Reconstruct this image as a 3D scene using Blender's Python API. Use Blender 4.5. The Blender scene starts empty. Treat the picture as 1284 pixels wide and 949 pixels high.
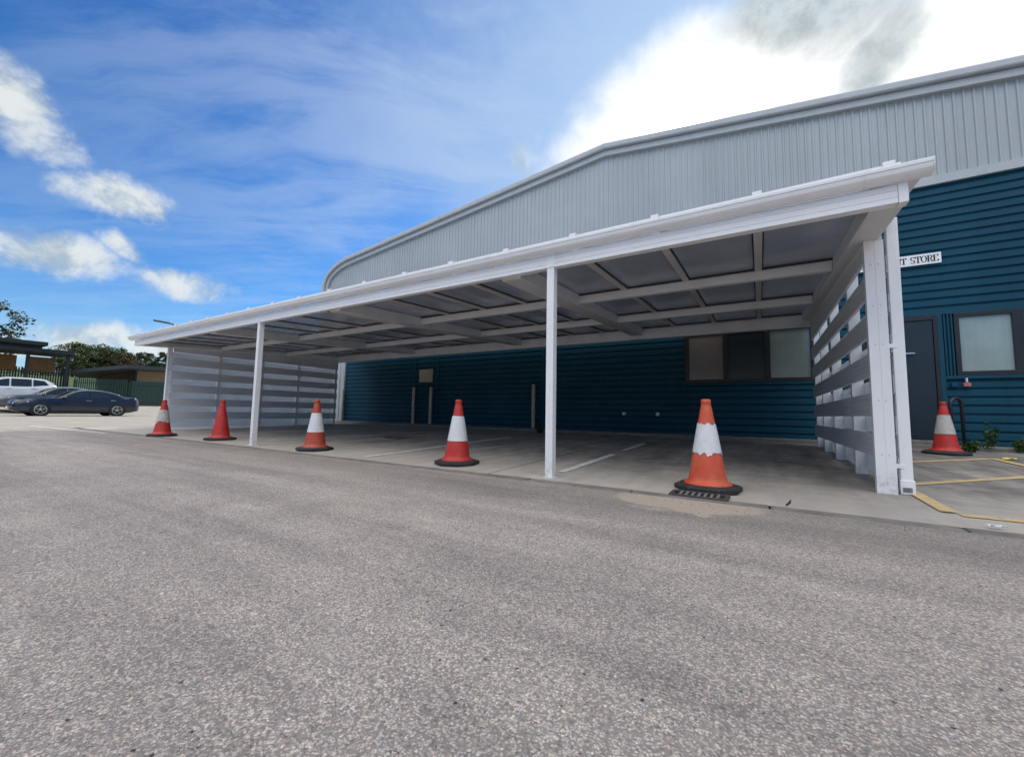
import bpy, bmesh, math, random
from mathutils import Vector, Matrix
random.seed(7)
R = math.radians
sc = bpy.context.scene
col = sc.collection

# ------------------------------------------------------------------ helpers
class MB:
    """collects shapes, then links them as ONE mesh object"""
    def __init__(s): s.v = []; s.f = []; s.sm = []
    def add(s, vs, fs, smooth=False):
        n = len(s.v); s.v += [tuple(v) for v in vs]
        for f in fs: s.f.append(tuple(i + n for i in f)); s.sm.append(smooth)
        return s
    def box(s, x0, x1, y0, y1, z0, z1):
        return s.add([(x0,y0,z0),(x1,y0,z0),(x1,y1,z0),(x0,y1,z0),(x0,y0,z1),(x1,y0,z1),(x1,y1,z1),(x0,y1,z1)],
                     [(0,3,2,1),(4,5,6,7),(0,1,5,4),(1,2,6,5),(2,3,7,6),(3,0,4,7)])
    def bar(s, p, q, w, h, up=(0,0,1)):
        p = Vector(p); q = Vector(q); d = (q-p).normalized(); u = Vector(up)
        r = d.cross(u)
        if r.length < 1e-4: r = d.cross(Vector((0,1,0)))
        r.normalize(); u = r.cross(d).normalized()
        vs = [b + r*(a*w/2) + u*(c*h/2) for b in (p,q) for a,c in ((-1,-1),(1,-1),(1,1),(-1,1))]
        return s.add(vs, [(0,1,2,3),(7,6,5,4),(0,4,5,1),(1,5,6,2),(2,6,7,3),(3,7,4,0)])
    def tube(s, pts, rad, n=10, cap=True):
        pts = [Vector(p) for p in pts]; rings = []
        rads = rad if isinstance(rad, (list,tuple)) else [rad]*len(pts)
        base = len(s.v); ref = None
        for i, p in enumerate(pts):
            d = (pts[min(i+1,len(pts)-1)] - pts[max(i-1,0)]).normalized()
            if ref is None:
                ref = Vector((0,0,1)) if abs(d.z) < .9 else Vector((1,0,0))
            r = d.cross(ref).normalized(); u = r.cross(d).normalized(); ref = u
            for k in range(n):
                a = 2*math.pi*k/n
                s.v.append(tuple(p + (r*math.cos(a) + u*math.sin(a))*rads[i]))
        for i in range(len(pts)-1):
            for k in range(n):
                a = base+i*n+k; b = base+i*n+(k+1)%n
                s.f.append((a,b,b+n,a+n)); s.sm.append(True)
        if cap:
            s.f.append(tuple(base+k for k in reversed(range(n)))); s.sm.append(False)
            s.f.append(tuple(base+(len(pts)-1)*n+k for k in range(n))); s.sm.append(False)
        return s
    def lathe(s, prof, n=32, c=(0,0,0), axis='z', jag=None):
        base = len(s.v)
        for j, (r, z) in enumerate(prof):
            for k in range(n):
                a = 2*math.pi*k/n; zz = z + (jag(j,k) if jag else 0)
                p = (r*math.cos(a), r*math.sin(a), zz)
                if axis == 'y': p = (p[0], p[2], p[1])
                s.v.append((p[0]+c[0], p[1]+c[1], p[2]+c[2]))
        for j in range(len(prof)-1):
            for k in range(n):
                a = base+j*n+k; b = base+j*n+(k+1)%n
                s.f.append((a,b,b+n,a+n)); s.sm.append(True)
        return s
    def extrude(s, prof, a, b, fn, closed=False, smooth=False):
        """profile of 2D points, swept between parameters a and b; fn(u,v,t)->xyz"""
        n = len(prof); base = len(s.v)
        for t in (a, b):
            for u, v in prof: s.v.append(tuple(fn(u, v, t)))
        for i in range(n if closed else n-1):
            j = (i+1) % n
            s.f.append((base+i, base+j, base+n+j, base+n+i)); s.sm.append(smooth)
        if closed:
            s.f.append(tuple(base+i for i in reversed(range(n)))); s.sm.append(False)
            s.f.append(tuple(base+n+i for i in range(n))); s.sm.append(False)
        return s
    def build(s, name, m, parent=None, bevel=0, fix=True):
        me = bpy.data.meshes.new(name)
        o = bpy.data.objects.new(name, me)
        off = Vector((0,0,0))
        if parent is not None:
            p = parent
            while p is not None: off += p.location; p = p.parent
        me.from_pydata([tuple(Vector(v)-off) for v in s.v], [], s.f)
        me.polygons.foreach_set('use_smooth', s.sm)
        if fix:
            bm = bmesh.new(); bm.from_mesh(me)
            bmesh.ops.recalc_face_normals(bm, faces=bm.faces)
            bm.to_mesh(me); bm.free()
        me.materials.append(m)
        col.objects.link(o)
        if parent is not None: o.parent = parent
        if bevel:
            b = o.modifiers.new('bevel','BEVEL'); b.width = bevel; b.segments = 2; b.limit_method = 'ANGLE'; b.angle_limit = R(40)
        return o

def tag(o, label=None, cat=None, group=None, kind=None):
    if label: o['label'] = label
    if cat: o['category'] = cat
    if group: o['group'] = group
    if kind: o['kind'] = kind
    return o
def empty(name, loc, label=None, cat=None, group=None):
    o = bpy.data.objects.new(name, None); o.location = loc; o.empty_display_size = .2
    col.objects.link(o); tag(o, label, cat, group); return o
def copy_tree(o, parent=None):
    c = o.copy(); col.objects.link(c)
    if parent is not None: c.parent = parent
    for ch in list(o.children): copy_tree(ch, c)
    return c

# ------------------------------------------------------------------ node helpers
class NT:
    def __init__(s, tree): s.t = tree; s.n = tree.nodes; s.l = tree.links
    def node(s, typ, **kw):
        n = s.n.new(typ)
        for k, v in kw.items(): setattr(n, k, v)
        return n
    def put(s, sock, v):
        if isinstance(v, bpy.types.NodeSocket): s.l.new(v, sock)
        elif isinstance(v, (tuple, list)) and len(v) == 3 and sock.type == 'RGBA': sock.default_value = (*v, 1)
        else: sock.default_value = v
    def m(s, op, a, b=None, c=None, clamp=False):
        n = s.node('ShaderNodeMath', operation=op, use_clamp=clamp)
        for i, v in enumerate((a, b, c)):
            if v is not None: s.put(n.inputs[i], v)
        return n.outputs[0]
    def vm(s, op, a, b=None):
        n = s.node('ShaderNodeVectorMath', operation=op); s.put(n.inputs[0], a)
        if b is not None: s.put(n.inputs[1], b)
        return n.outputs[0]
    def noise(s, vec, scale, detail=4, rough=.55, dist=0, col=False):
        n = s.node('ShaderNodeTexNoise')
        if vec is not None: s.l.new(vec, n.inputs['Vector'])
        n.inputs['Scale'].default_value = scale; n.inputs['Detail'].default_value = detail
        n.inputs['Roughness'].default_value = rough; n.inputs['Distortion'].default_value = dist
        return n.outputs['Color' if col else 'Fac']
    def voro(s, vec, scale, out='Distance', feature='F1', rnd=1):
        n = s.node('ShaderNodeTexVoronoi', feature=feature); s.l.new(vec, n.inputs['Vector'])
        n.inputs['Scale'].default_value = scale; n.inputs['Randomness'].default_value = rnd
        return n.outputs[out]
    def ramp(s, f, stops, interp='LINEAR'):
        n = s.node('ShaderNodeValToRGB'); n.color_ramp.interpolation = interp
        e = n.color_ramp.elements
        while len(e) < len(stops): e.new(.5)
        for i, (p, c) in enumerate(stops):
            e[i].position = p; e[i].color = (*c, 1) if len(c) == 3 else c
        s.put(n.inputs['Fac'], f); return n.outputs['Color']
    def mix(s, f, a, b, typ='MIX'):
        n = s.node('ShaderNodeMix', data_type='RGBA', blend_type=typ)
        s.put(n.inputs[0], f); s.put(n.inputs[6], a); s.put(n.inputs[7], b); return n.outputs[2]
    def sstep(s, v, a, b):
        n = s.node('ShaderNodeMapRange', interpolation_type='SMOOTHSTEP')
        s.put(n.inputs[0], v); s.put(n.inputs[1], a); s.put(n.inputs[2], b); s.put(n.inputs[3], 0.0); s.put(n.inputs[4], 1.0)
        return n.outputs[0]
    def sep(s, v):
        n = s.node('ShaderNodeSeparateXYZ'); s.l.new(v, n.inputs[0]); return n.outputs
    def comb(s, x, y, z):
        n = s.node('ShaderNodeCombineXYZ')
        for i, v in enumerate((x, y, z)): s.put(n.inputs[i], v)
        return n.outputs[0]

def newmat(name):
    m = bpy.data.materials.new(name); m.use_nodes = True
    t = NT(m.node_tree); b = t.n['Principled BSDF']
    return m, t, b
def mat(name, c, rough=.5, metal=0, var=.12, vs=3.0, bump=0, bs=60, spec=.5, dirt=0, dirtc=(.08,.07,.06), coat=0):
    """painted/solid surface with subtle uneven colour, dirt and relief"""
    m, t, b = newmat(name)
    co = t.node('ShaderNodeTexCoord').outputs['Object']
    n1 = t.noise(co, vs, 5)
    lo = tuple(x*(1-var) for x in c); hi = tuple(min(1, x*(1+var)) for x in c)
    cc = t.ramp(n1, [(.3, lo), (.7, hi)])
    if dirt:
        n2 = t.noise(co, vs*2.3, 8, .65, .5)
        cc = t.mix(t.m('MULTIPLY', t.sstep(n2, .48, .75), dirt), cc, dirtc)
    t.l.new(cc, b.inputs['Base Color'])
    t.put(b.inputs['Roughness'], t.m('MULTIPLY_ADD', n1, .15, rough-.07, clamp=True))
    b.inputs['Metallic'].default_value = metal
    b.inputs['Specular IOR Level'].default_value = spec
    b.inputs['Coat Weight'].default_value = coat
    if bump:
        bn = t.node('ShaderNodeBump'); bn.inputs['Strength'].default_value = bump; bn.inputs['Distance'].default_value = .01
        t.l.new(t.noise(co, bs, 3), bn.inputs['Height']); t.l.new(bn.outputs[0], b.inputs['Normal'])
    return m

# ------------------------------------------------------------------ materials
M = {}
def white_mat():
    m, t, b = newmat('white_powder_coat')
    co = t.node('ShaderNodeTexCoord').outputs['Object']; z = t.sep(co)[2]
    n1 = t.noise(co, 1.5, 5); n2 = t.noise(co, 24, 6, .7)
    st = t.noise(t.comb(t.m('MULTIPLY', t.sep(co)[0], 30), t.m('MULTIPLY', t.sep(co)[1], 30), t.m('MULTIPLY', z, 1.5)), 1, 4, .6)
    c = t.ramp(n1, [(.3, (.80,.81,.82)), (.7, (.85,.86,.87))])
    foot = t.m('MULTIPLY', t.m('SUBTRACT', 1, t.sstep(z, .0, .28)), t.sstep(n2, .38, .68))
    c = t.mix(t.m('MULTIPLY', foot, .55), c, (.30,.27,.23))
    c = t.mix(t.m('MULTIPLY', t.sstep(st, .56, .75), .05), c, (.42,.41,.38))
    t.l.new(c, b.inputs['Base Color']); b.inputs['Roughness'].default_value = .34
    return m
M['white'] = white_mat()
M['white_plastic'] = mat('white_plastic', (.84,.85,.86), .30, var=.03, dirt=.06)
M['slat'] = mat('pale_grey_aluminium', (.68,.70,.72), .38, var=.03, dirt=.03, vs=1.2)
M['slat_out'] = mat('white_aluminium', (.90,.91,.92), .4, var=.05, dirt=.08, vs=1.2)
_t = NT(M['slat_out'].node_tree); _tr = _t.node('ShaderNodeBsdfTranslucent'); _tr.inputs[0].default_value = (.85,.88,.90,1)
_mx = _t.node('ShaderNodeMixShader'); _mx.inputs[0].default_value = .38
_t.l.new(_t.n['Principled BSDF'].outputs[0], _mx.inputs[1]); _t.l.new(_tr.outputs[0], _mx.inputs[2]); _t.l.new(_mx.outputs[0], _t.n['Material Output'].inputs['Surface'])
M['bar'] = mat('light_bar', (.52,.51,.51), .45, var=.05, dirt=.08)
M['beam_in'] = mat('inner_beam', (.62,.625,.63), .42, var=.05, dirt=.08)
M['seal'] = mat('black_rubber_seal', (.02,.02,.022), .6)
M['navy'] = mat('dark_navy_paint', (.008,.020,.034), .4, var=.1, dirt=.1)
M['frame'] = mat('black_window_frame', (.012,.014,.018), .4)
M['conc'] = mat('pale_concrete', (.20,.19,.17), .9, var=.25, vs=2, bump=.4, dirt=.5)
M['bollard'] = mat('cream_post_paint', (.50,.47,.38), .6, var=.1, vs=6, dirt=.45, dirtc=(.16,.13,.09))
M['black_metal'] = mat('black_metal', (.012,.014,.02), .4)
M['rubber'] = mat('black_rubber_base', (.022,.022,.024), .75, var=.3, vs=10, bump=.3, dirt=.45, dirtc=(.10,.095,.085))
M['cream'] = mat('cream_vent', (.52,.48,.36), .6, dirt=.2)
M['tyre'] = mat('tyre_rubber', (.015,.015,.016), .8)
M['rim'] = mat('alloy_rim', (.55,.56,.58), .3, metal=.9)
M['lampglass'] = mat('headlamp_glass', (.6,.63,.66), .1)
M['redglass'] = mat('tail_lamp_glass', (.35,.01,.012), .15)
M['lampgrey'] = mat('lamp_grey', (.10,.11,.12), .5)
M['shelter'] = mat('dark_steel_roof', (.018,.02,.022), .55, var=.2)
M['timber'] = mat('orange_timber', (.24,.125,.045), .7, var=.25, vs=5)
M['greenf'] = mat('green_fence_paint', (.004,.028,.021), .5)
M['roofedge'] = mat('grey_roof_edge', (.05,.055,.06), .6)
M['cable'] = mat('white_wall_fitting', (.7,.7,.68), .5)
M['pink'] = mat('faded_red_plastic', (.42,.14,.11), .6)
M['yellowlit'] = mat('yellow_wrapper', (.62,.50,.06), .5, vs=20)
M['label'] = mat('grey_sticker', (.22,.24,.27), .5, vs=40, var=.5)
M['labelink'] = mat('dark_print', (.02,.02,.025), .6)
M['shaded_brick'] = mat('brick_painted_shade', (.10,.07,.045), .8, var=.3, vs=4)  # brick under the overhang, its shade put into a dark brown colour
M['grit'] = mat('grit_stones', (.34,.30,.26), .9, var=.4, vs=30)
M['iron'] = mat('cast_iron', (.05,.05,.052), .6, var=.25, vs=20, bump=.3, dirt=.5, dirtc=(.12,.09,.06))
M['hole'] = mat('drain_void', (.004,.004,.004), .9)

def cone_mat(name, c, fade):
    m, t, b = newmat(name)
    co = t.node('ShaderNodeTexCoord').outputs['Object']
    n = t.noise(co, 7, 6, .6); n2 = t.noise(co, 30, 5, .7, .4)
    s = t.comb(t.m('MULTIPLY', t.sep(co)[0], 40), t.m('MULTIPLY', t.sep(co)[1], 40), t.m('MULTIPLY', t.sep(co)[2], 5))
    n3 = t.noise(s, 1, 5, .7)
    c1 = t.mix(t.sstep(n, .35, .7), c, fade)
    c2 = t.mix(t.m('MULTIPLY', t.sstep(n2, .55, .75), .45), c1, tuple(x*.45 for x in c))
    c3 = t.mix(t.m('MULTIPLY', t.sstep(n3, .56, .72), .4), c2, (.09,.06,.05))
    t.l.new(c3, b.inputs['Base Color']); b.inputs['Roughness'].default_value = .52
    bn = t.node('ShaderNodeBump'); bn.inputs['Strength'].default_value = .15
    t.l.new(n2, bn.inputs['Height']); t.l.new(bn.outputs[0], b.inputs['Normal'])
    return m
M['cone_orange'] = cone_mat('weathered_orange_plastic', (.58,.075,.028), (.62,.13,.06))
M['cone_red'] = cone_mat('weathered_red_plastic', (.48,.022,.018), (.52,.05,.035))
M['cone_rust'] = cone_mat('dull_red_orange_plastic', (.42,.055,.028), (.46,.09,.05))
M['sleeve'] = mat('reflective_white_sleeve', (.68,.69,.70), .42, var=.08, vs=12, dirt=.35, dirtc=(.35,.33,.30))
M['sleeve_dirty'] = mat('dirty_white_sleeve', (.50,.48,.44), .5, var=.15, vs=14, dirt=.6, dirtc=(.24,.21,.17))

def panel_mat():
    m, t, b = newmat('tinted_twinwall_sheet')
    co = t.node('ShaderNodeTexCoord').outputs['Object']
    w = t.node('ShaderNodeTexWave'); w.wave_type = 'BANDS'; w.bands_direction = 'X'
    t.l.new(co, w.inputs['Vector']); w.inputs['Scale'].default_value = 31
    n = t.noise(co, 2.2, 5)
    c = t.ramp(n, [(.3, (.35,.385,.45)), (.7, (.45,.49,.56))])
    c = t.mix(.10, c, t.ramp(w.outputs['Fac'], [(0, (.12,.12,.14)), (1, (.36,.38,.41))]))
    t.l.new(c, b.inputs['Base Color']); b.inputs['Roughness'].default_value = .22
    b.inputs['Specular IOR Level'].default_value = .6
    tr = t.node('ShaderNodeBsdfTransparent'); tr.inputs[0].default_value = (.42,.46,.50,1)
    mx = t.node('ShaderNodeMixShader'); mx.inputs[0].default_value = .88
    t.l.new(tr.outputs[0], mx.inputs[1]); t.l.new(b.outputs[0], mx.inputs[2])
    t.l.new(mx.outputs[0], t.n['Material Output'].inputs['Surface'])
    return m
M['panel'] = panel_mat()

def glass_mat(name, c, rough=.06):
    m, t, b = newmat(name)
    co = t.node('ShaderNodeTexCoord').outputs['Object']
    n = t.noise(co, 1.4, 3)
    s = t.sep(co); fold = t.noise(t.comb(t.m('MULTIPLY', s[0], 16), 0.0, t.m('MULTIPLY', s[2], .4)), 1.5, 3)
    cc = t.ramp(n, [(.3, tuple(x*.85 for x in c)), (.7, tuple(x*1.15 for x in c))])
    cc = t.mix(.2, cc, t.ramp(fold, [(.35, (.82,.82,.82)), (.65, (1.12,1.12,1.12))]), 'MULTIPLY')
    t.l.new(cc, b.inputs['Base Color'])
    b.inputs['Roughness'].default_value = rough; b.inputs['Specular IOR Level'].default_value = .8
    bn = t.node('ShaderNodeBump'); bn.inputs['Strength'].default_value = .03
    t.l.new(t.noise(co, 3, 2), bn.inputs['Height']); t.l.new(bn.outputs[0], b.inputs['Normal'])
    return m
M['glass_dark'] = glass_mat('dark_window_glass', (.02,.028,.034), .16)
M['glass_blind'] = glass_mat('window_with_pale_green_blind', (.20,.24,.22), .14)
M['glass_tan'] = glass_mat('window_with_tan_blind', (.22,.19,.165), .14)
M['glass_pale'] = glass_mat('window_with_bright_pale_blind', (.27,.335,.315), .12)
M['car_glass'] = glass_mat('car_glass', (.02,.028,.03), .04)

def clad_mat(name, c, axis, var=.1, streak=.35, metal=0, rough=.42):
    """coated steel sheet: sheet-to-sheet tone, rain streaks, grime toward the bottom"""
    m, t, b = newmat(name)
    co = t.node('ShaderNodeTexCoord').outputs['Object']; s = t.sep(co)
    st = t.noise(t.comb(t.m('MULTIPLY', s[0], 9), s[1], t.m('MULTIPLY', s[2], .5)), 1, 5, .6)
    n = t.noise(co, .8, 4)
    c0 = t.ramp(n, [(.3, tuple(x*(1-var) for x in c)), (.7, tuple(x*(1+var) for x in c))])
    c1 = t.mix(t.m('MULTIPLY', t.sstep(st, .5, .75), streak), c0, tuple(x*.55 for x in c))
    wn = t.node('ShaderNodeTexWhiteNoise', noise_dimensions='1D')
    t.l.new(t.m('FLOOR', t.m('DIVIDE', s[0], 1.0 if axis == 'v' else 3.1)), wn.inputs['W'])
    c2 = t.mix(t.m('MULTIPLY', wn.outputs['Value'], .2), c1, tuple(x*.6 for x in c))
    t.l.new(c2, b.inputs['Base Color'])
    b.inputs['Roughness'].default_value = rough; b.inputs['Metallic'].default_value = metal
    return m
M['blue'] = clad_mat('teal_blue_cladding', (.006,.062,.104), 'h', rough=.5); M['blue'].node_tree.nodes['Principled BSDF'].inputs['Specular IOR Level'].default_value = .22
M['grey'] = clad_mat('pale_grey_cladding', (.42,.455,.48), 'v', .06, .25)
M['greytrim'] = mat('pale_grey_trim', (.43,.46,.48), .4, var=.05, dirt=.12)
M['roofsheet'] = mat('grey_roof_sheet', (.38,.40,.41), .5)

def road_mat():
    m, t, b = newmat('worn_macadam')
    co = t.node('ShaderNodeTexCoord').outputs['Object']; s = t.sep(co)
    wn_ = t.vm('SUBTRACT', t.noise(co, 120, 3, .7, col=True), (.5,.5,.5))
    sc__ = t.node('ShaderNodeVectorMath', operation='SCALE'); t.l.new(wn_, sc__.inputs[0]); sc__.inputs['Scale'].default_value = .012
    cw = t.vm('ADD', co, sc__.outputs[0])
    vcol = t.voro(cw, 165, 'Color'); vdist = t.voro(cw, 165, 'Distance')
    v2 = t.voro(cw, 85, 'Color')
    r = t.sep(vcol); r2 = t.sep(v2)
    fine = t.noise(co, 300, 3, .7)
    stone = t.ramp(r[0], [(0, (.10,.095,.092)), (.14, (.24,.225,.216)), (.45, (.45,.42,.40)), (.78, (.52,.485,.46)), (.93, (.60,.565,.53)), (1, (.70,.66,.62))])
    tint = t.ramp(r[1], [(0, (1.14,.96,.92)), (.3, (1.0,1,1)), (.6, (.95,1.0,1.0)), (.85, (1.12,1.04,.88)), (1, (.9,1.03,.95))])
    c = t.mix(1, stone, tint, 'MULTIPLY')
    big = t.ramp(r2[0], [(0, (.66,.66,.67)), (.3, (.92,.92,.92)), (.75, (1.04,1.04,1.04)), (1, (1.2,1.18,1.15))])
    c = t.mix(.8, c, big, 'MULTIPLY')
    # binder between the stones
    gap = t.sstep(vdist, .40, .64)
    c = t.mix(t.m('MULTIPLY', gap, .85), c, (.19,.172,.163))
    c = t.mix(t.m('MULTIPLY', fine, .42), c, (.37,.34,.32))
    # large stains and wheel tracks running along the road
    l1 = t.noise(co, .55, 5, .6); l2 = t.noise(t.comb(t.m('MULTIPLY', s[0], .12), t.m('MULTIPLY', s[1], 1.3), 0.0), 1.6, 5, .6)
    l3 = t.noise(co, 3.2, 6, .65)
    c = t.mix(1, c, t.ramp(l1, [(.25, (1.06,1.04,1.02)), (.5, (1.31,1.26,1.22)), (.75, (1.47,1.38,1.32))]), 'MULTIPLY')
    c = t.mix(1, c, t.ramp(l2, [(.32, (.74,.73,.74)), (.5, (1.0,.99,.98)), (.68, (1.24,1.21,1.18))]), 'MULTIPLY')
    c = t.mix(.6, c, t.ramp(l3, [(.3, (.8,.8,.8)), (.7, (1.2,1.18,1.15))]), 'MULTIPLY')
    # dark edge toward the slab
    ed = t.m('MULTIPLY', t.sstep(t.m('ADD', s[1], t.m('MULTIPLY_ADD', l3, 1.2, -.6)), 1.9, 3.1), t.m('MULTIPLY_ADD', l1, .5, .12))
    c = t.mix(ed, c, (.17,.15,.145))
    # oil drips and darker mended areas
    oil = t.sstep(t.noise(co, 2.3, 5, .6, .8), .66, .76)
    c = t.mix(t.m('MULTIPLY', oil, .35), c, (.12,.11,.108))
    worn = t.sstep(t.noise(co, 1.3, 6, .7, .5), .56, .70)
    c = t.mix(t.m('MULTIPLY', worn, .30), c, (.52,.47,.42))
    # occasional dark pits
    v3 = t.voro(cw, 22, 'Distance'); pit = t.m('SUBTRACT', 1, t.sstep(v3, .07, .13))
    pr = t.sep(t.voro(cw, 22, 'Color'))[0]
    c = t.mix(t.m('MULTIPLY', pit, t.m('GREATER_THAN', pr, .70)), c, (.05,.048,.047))
    # sandy patch washed up round the gully
    wx = t.m('ADD', s[0], t.m('MULTIPLY_ADD', l3, .5, -.25)); wy = t.m('ADD', s[1], t.m('MULTIPLY_ADD', t.noise(co, 5, 5), .5, -.25))
    q = t.m('ADD', t.m('POWER', t.m('DIVIDE', t.m('SUBTRACT', wx, -.46), .50), 2.0), t.m('POWER', t.m('DIVIDE', t.m('SUBTRACT', wy, 3.10), .34), 2.0))
    sand = t.m('SUBTRACT', 1, t.sstep(q, .72, 1.12))
    c = t.mix(t.m('MULTIPLY', sand, .82), c, t.ramp(t.noise(co, 45, 5, .7), [(.3, (.34,.28,.22)), (.7, (.46,.39,.31))]))
    t.l.new(c, b.inputs['Base Color'])
    b.inputs['Roughness'].default_value = .82; b.inputs['Specular IOR Level'].default_value = .35
    bn = t.node('ShaderNodeBump'); bn.inputs['Strength'].default_value = .75; bn.inputs['Distance'].default_value = .006
    h = t.m('ADD', t.m('SUBTRACT', 1, t.m('MULTIPLY', vdist, 1.3)), t.m('MULTIPLY', r[0], .5))
    h = t.m('MULTIPLY', h, t.m('SUBTRACT', 1, t.m('MULTIPLY', sand, .9)))
    t.l.new(h, bn.inputs['Height']); t.l.new(bn.outputs[0], b.inputs['Normal'])
    return m
M['road'] = road_mat()

def slab_mat():
    m, t, b = newmat('stained_concrete_slab')
    co = t.node('ShaderNodeTexCoord').outputs['Object']; s = t.sep(co)
    n1 = t.noise(co, .9, 6, .65, .6); n2 = t.noise(co, 5, 6, .7); n3 = t.noise(co, 160, 3, .7)
    dr = t.noise(t.comb(t.m('MULTIPLY', s[0], 3.5), t.m('MULTIPLY', s[1], .4), 0.0), 1.3, 5, .6)
    c = t.ramp(n1, [(.28, (.19,.178,.165)), (.5, (.30,.282,.258)), (.72, (.40,.375,.34))])
    c = t.mix(.9, c, t.ramp(n2, [(.3, (.66,.66,.66)), (.7, (1.28,1.25,1.21))]), 'MULTIPLY')
    c = t.mix(.9, c, t.ramp(dr, [(.35, (.66,.66,.67)), (.7, (1.2,1.18,1.15))]), 'MULTIPLY')
    c = t.mix(.6, c, t.ramp(n3, [(.3, (.6,.6,.6)), (.7, (1.35,1.34,1.32))]), 'MULTIPLY')
    oil = t.sstep(t.noise(co, .7, 4, .6, 1.2), .58, .7)
    c = t.mix(t.m('MULTIPLY', oil, .5), c, (.05,.047,.044))
    # paler toward the front edge, darker toward the rear
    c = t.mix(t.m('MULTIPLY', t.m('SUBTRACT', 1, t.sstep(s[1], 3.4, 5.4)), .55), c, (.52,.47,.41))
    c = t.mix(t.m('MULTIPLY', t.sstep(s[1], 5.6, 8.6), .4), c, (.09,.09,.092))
    # joints between the poured bays
    jx = t.m('ABSOLUTE', t.m('SUBTRACT', t.m('FRACT', t.m('DIVIDE', t.m('ADD', s[0], t.m('MULTIPLY', t.noise(co, 2, 2), .03)), 4.6)), .5))
    jy = t.m('ABSOLUTE', t.m('SUBTRACT', s[1], 6.35))
    j = t.m('MAXIMUM', t.m('LESS_THAN', jx, .0022), t.m('LESS_THAN', jy, .008))
    c = t.mix(t.m('MULTIPLY', j, .7), c, (.03,.03,.03))
    t.l.new(c, b.inputs['Base Color']); b.inputs['Roughness'].default_value = .85
    b.inputs['Specular IOR Level'].default_value = .3
    bn = t.node('ShaderNodeBump'); bn.inputs['Strength'].default_value = .3; bn.inputs['Distance'].default_value = .004
    t.l.new(t.m('ADD', n3, n2), bn.inputs['Height']); t.l.new(bn.outputs[0], b.inputs['Normal'])
    return m
M['slab'] = slab_mat()

def paint_mat(name, c, wear):
    m, t, b = newmat(name)
    co = t.node('ShaderNodeTexCoord').outputs['Object']
    n = t.noise(co, 14, 8, .75); n2 = t.noise(co, 130, 3, .7)
    f = t.sstep(t.m('ADD', n, t.m('MULTIPLY_ADD', n2, .4, -.2)), wear-.12, wear+.12)
    t.l.new(t.mix(t.m('MULTIPLY', f, .85), c, (.15,.14,.125)), b.inputs['Base Color'])
    b.inputs['Roughness'].default_value = .75
    return m
M['whiteline'] = paint_mat('worn_white_paint', (.66,.65,.61), .60)
M['yellowline'] = paint_mat('worn_yellow_paint', (.60,.45,.21), .62)

def earth_mat(name, stops, scale):
    m, t, b = newmat(name)
    co = t.node('ShaderNodeTexCoord').outputs['Object']
    n = t.noise(co, scale, 8, .7)
    t.l.new(t.ramp(n, stops), b.inputs['Base Color']); b.inputs['Roughness'].default_value = .95
    return m
M['grass'] = earth_mat('rough_grass', [(.3, (.035,.06,.018)), (.55, (.06,.09,.028)), (.75, (.10,.11,.045))], .6)
M['carpark'] = earth_mat('dusty_car_park', [(.3, (.26,.23,.19)), (.5, (.33,.30,.25)), (.7, (.38,.35,.30))], 1.5)
M['kerb'] = mat('concrete_edging', (.19,.175,.155), .9, var=.3, vs=5, bump=.5, dirt=.5)

def leaf_mat(name, a, c):
    m, t, b = newmat(name)
    co = t.node('ShaderNodeTexCoord').outputs['Object']
    n = t.noise(co, 1.1, 4); g = t.node('ShaderNodeNewGeometry').outputs['Random Per Island']
    f = t.m('ADD', t.m('MULTIPLY', n, .6), t.m('MULTIPLY', g, .4))
    t.l.new(t.ramp(f, [(.25, a), (.75, c)]), b.inputs['Base Color']); b.inputs['Roughness'].default_value = .6
    b.inputs['Specular IOR Level'].default_value = .25
    return m
M['leaf_dark'] = leaf_mat('dark_leaves', (.03,.045,.016), (.10,.12,.045))
M['leaf_mid'] = leaf_mat('olive_leaves', (.045,.06,.022), (.15,.17,.065))
M['leaf_brown'] = leaf_mat('bronze_leaves', (.06,.052,.026), (.17,.14,.06))
M['weed'] = leaf_mat('weed_leaves', (.02,.05,.012), (.07,.13,.03))
M['bark'] = mat('bark', (.06,.048,.035), .9, var=.3, vs=6, bump=.6)
M['brick'] = None
def brick_mat():
    m, t, b = newmat('buff_brick')
    co = t.node('ShaderNodeTexCoord').outputs['Object']; s = t.sep(co)
    br = t.node('ShaderNodeTexBrick'); t.l.new(t.comb(t.m('ADD', s[0], s[1]), s[2], 0.0), br.inputs['Vector'])
    br.inputs['Scale'].default_value = 4; br.inputs['Color1'].default_value = (.42,.27,.15,1); br.inputs['Color2'].default_value = (.34,.22,.12,1); br.inputs['Mortar'].default_value = (.36,.31,.24,1)
    t.l.new(br.outputs['Color'], b.inputs['Base Color']); b.inputs['Roughness'].default_value = .85
    return m
M['brick'] = brick_mat()
def car_paint(name, c, metal=.0):
    m, t, b = newmat(name)
    co = t.node('ShaderNodeTexCoord').outputs['Object']
    n = t.noise(co, 2, 5); n2 = t.noise(co, 9, 6, .7)
    z = t.sep(co)[2]
    c1 = t.ramp(n, [(.3, tuple(x*.92 for x in c)), (.7, tuple(x*1.08 for x in c))])
    low = t.m('MULTIPLY', t.m('SUBTRACT', 1, t.sstep(z, .2, .6)), t.m('MULTIPLY', n2, .55))
    t.l.new(t.mix(low, c1, (.12,.11,.095)), b.inputs['Base Color'])
    b.inputs['Roughness'].default_value = .28; b.inputs['Metallic'].default_value = metal
    b.inputs['Coat Weight'].default_value = .7; b.inputs['Coat Roughness'].default_value = .06
    return m
M['paint_navy'] = car_paint('navy_car_paint', (.008,.017,.040), .2)
M['paint_white'] = car_paint('white_car_paint', (.72,.73,.74))
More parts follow.
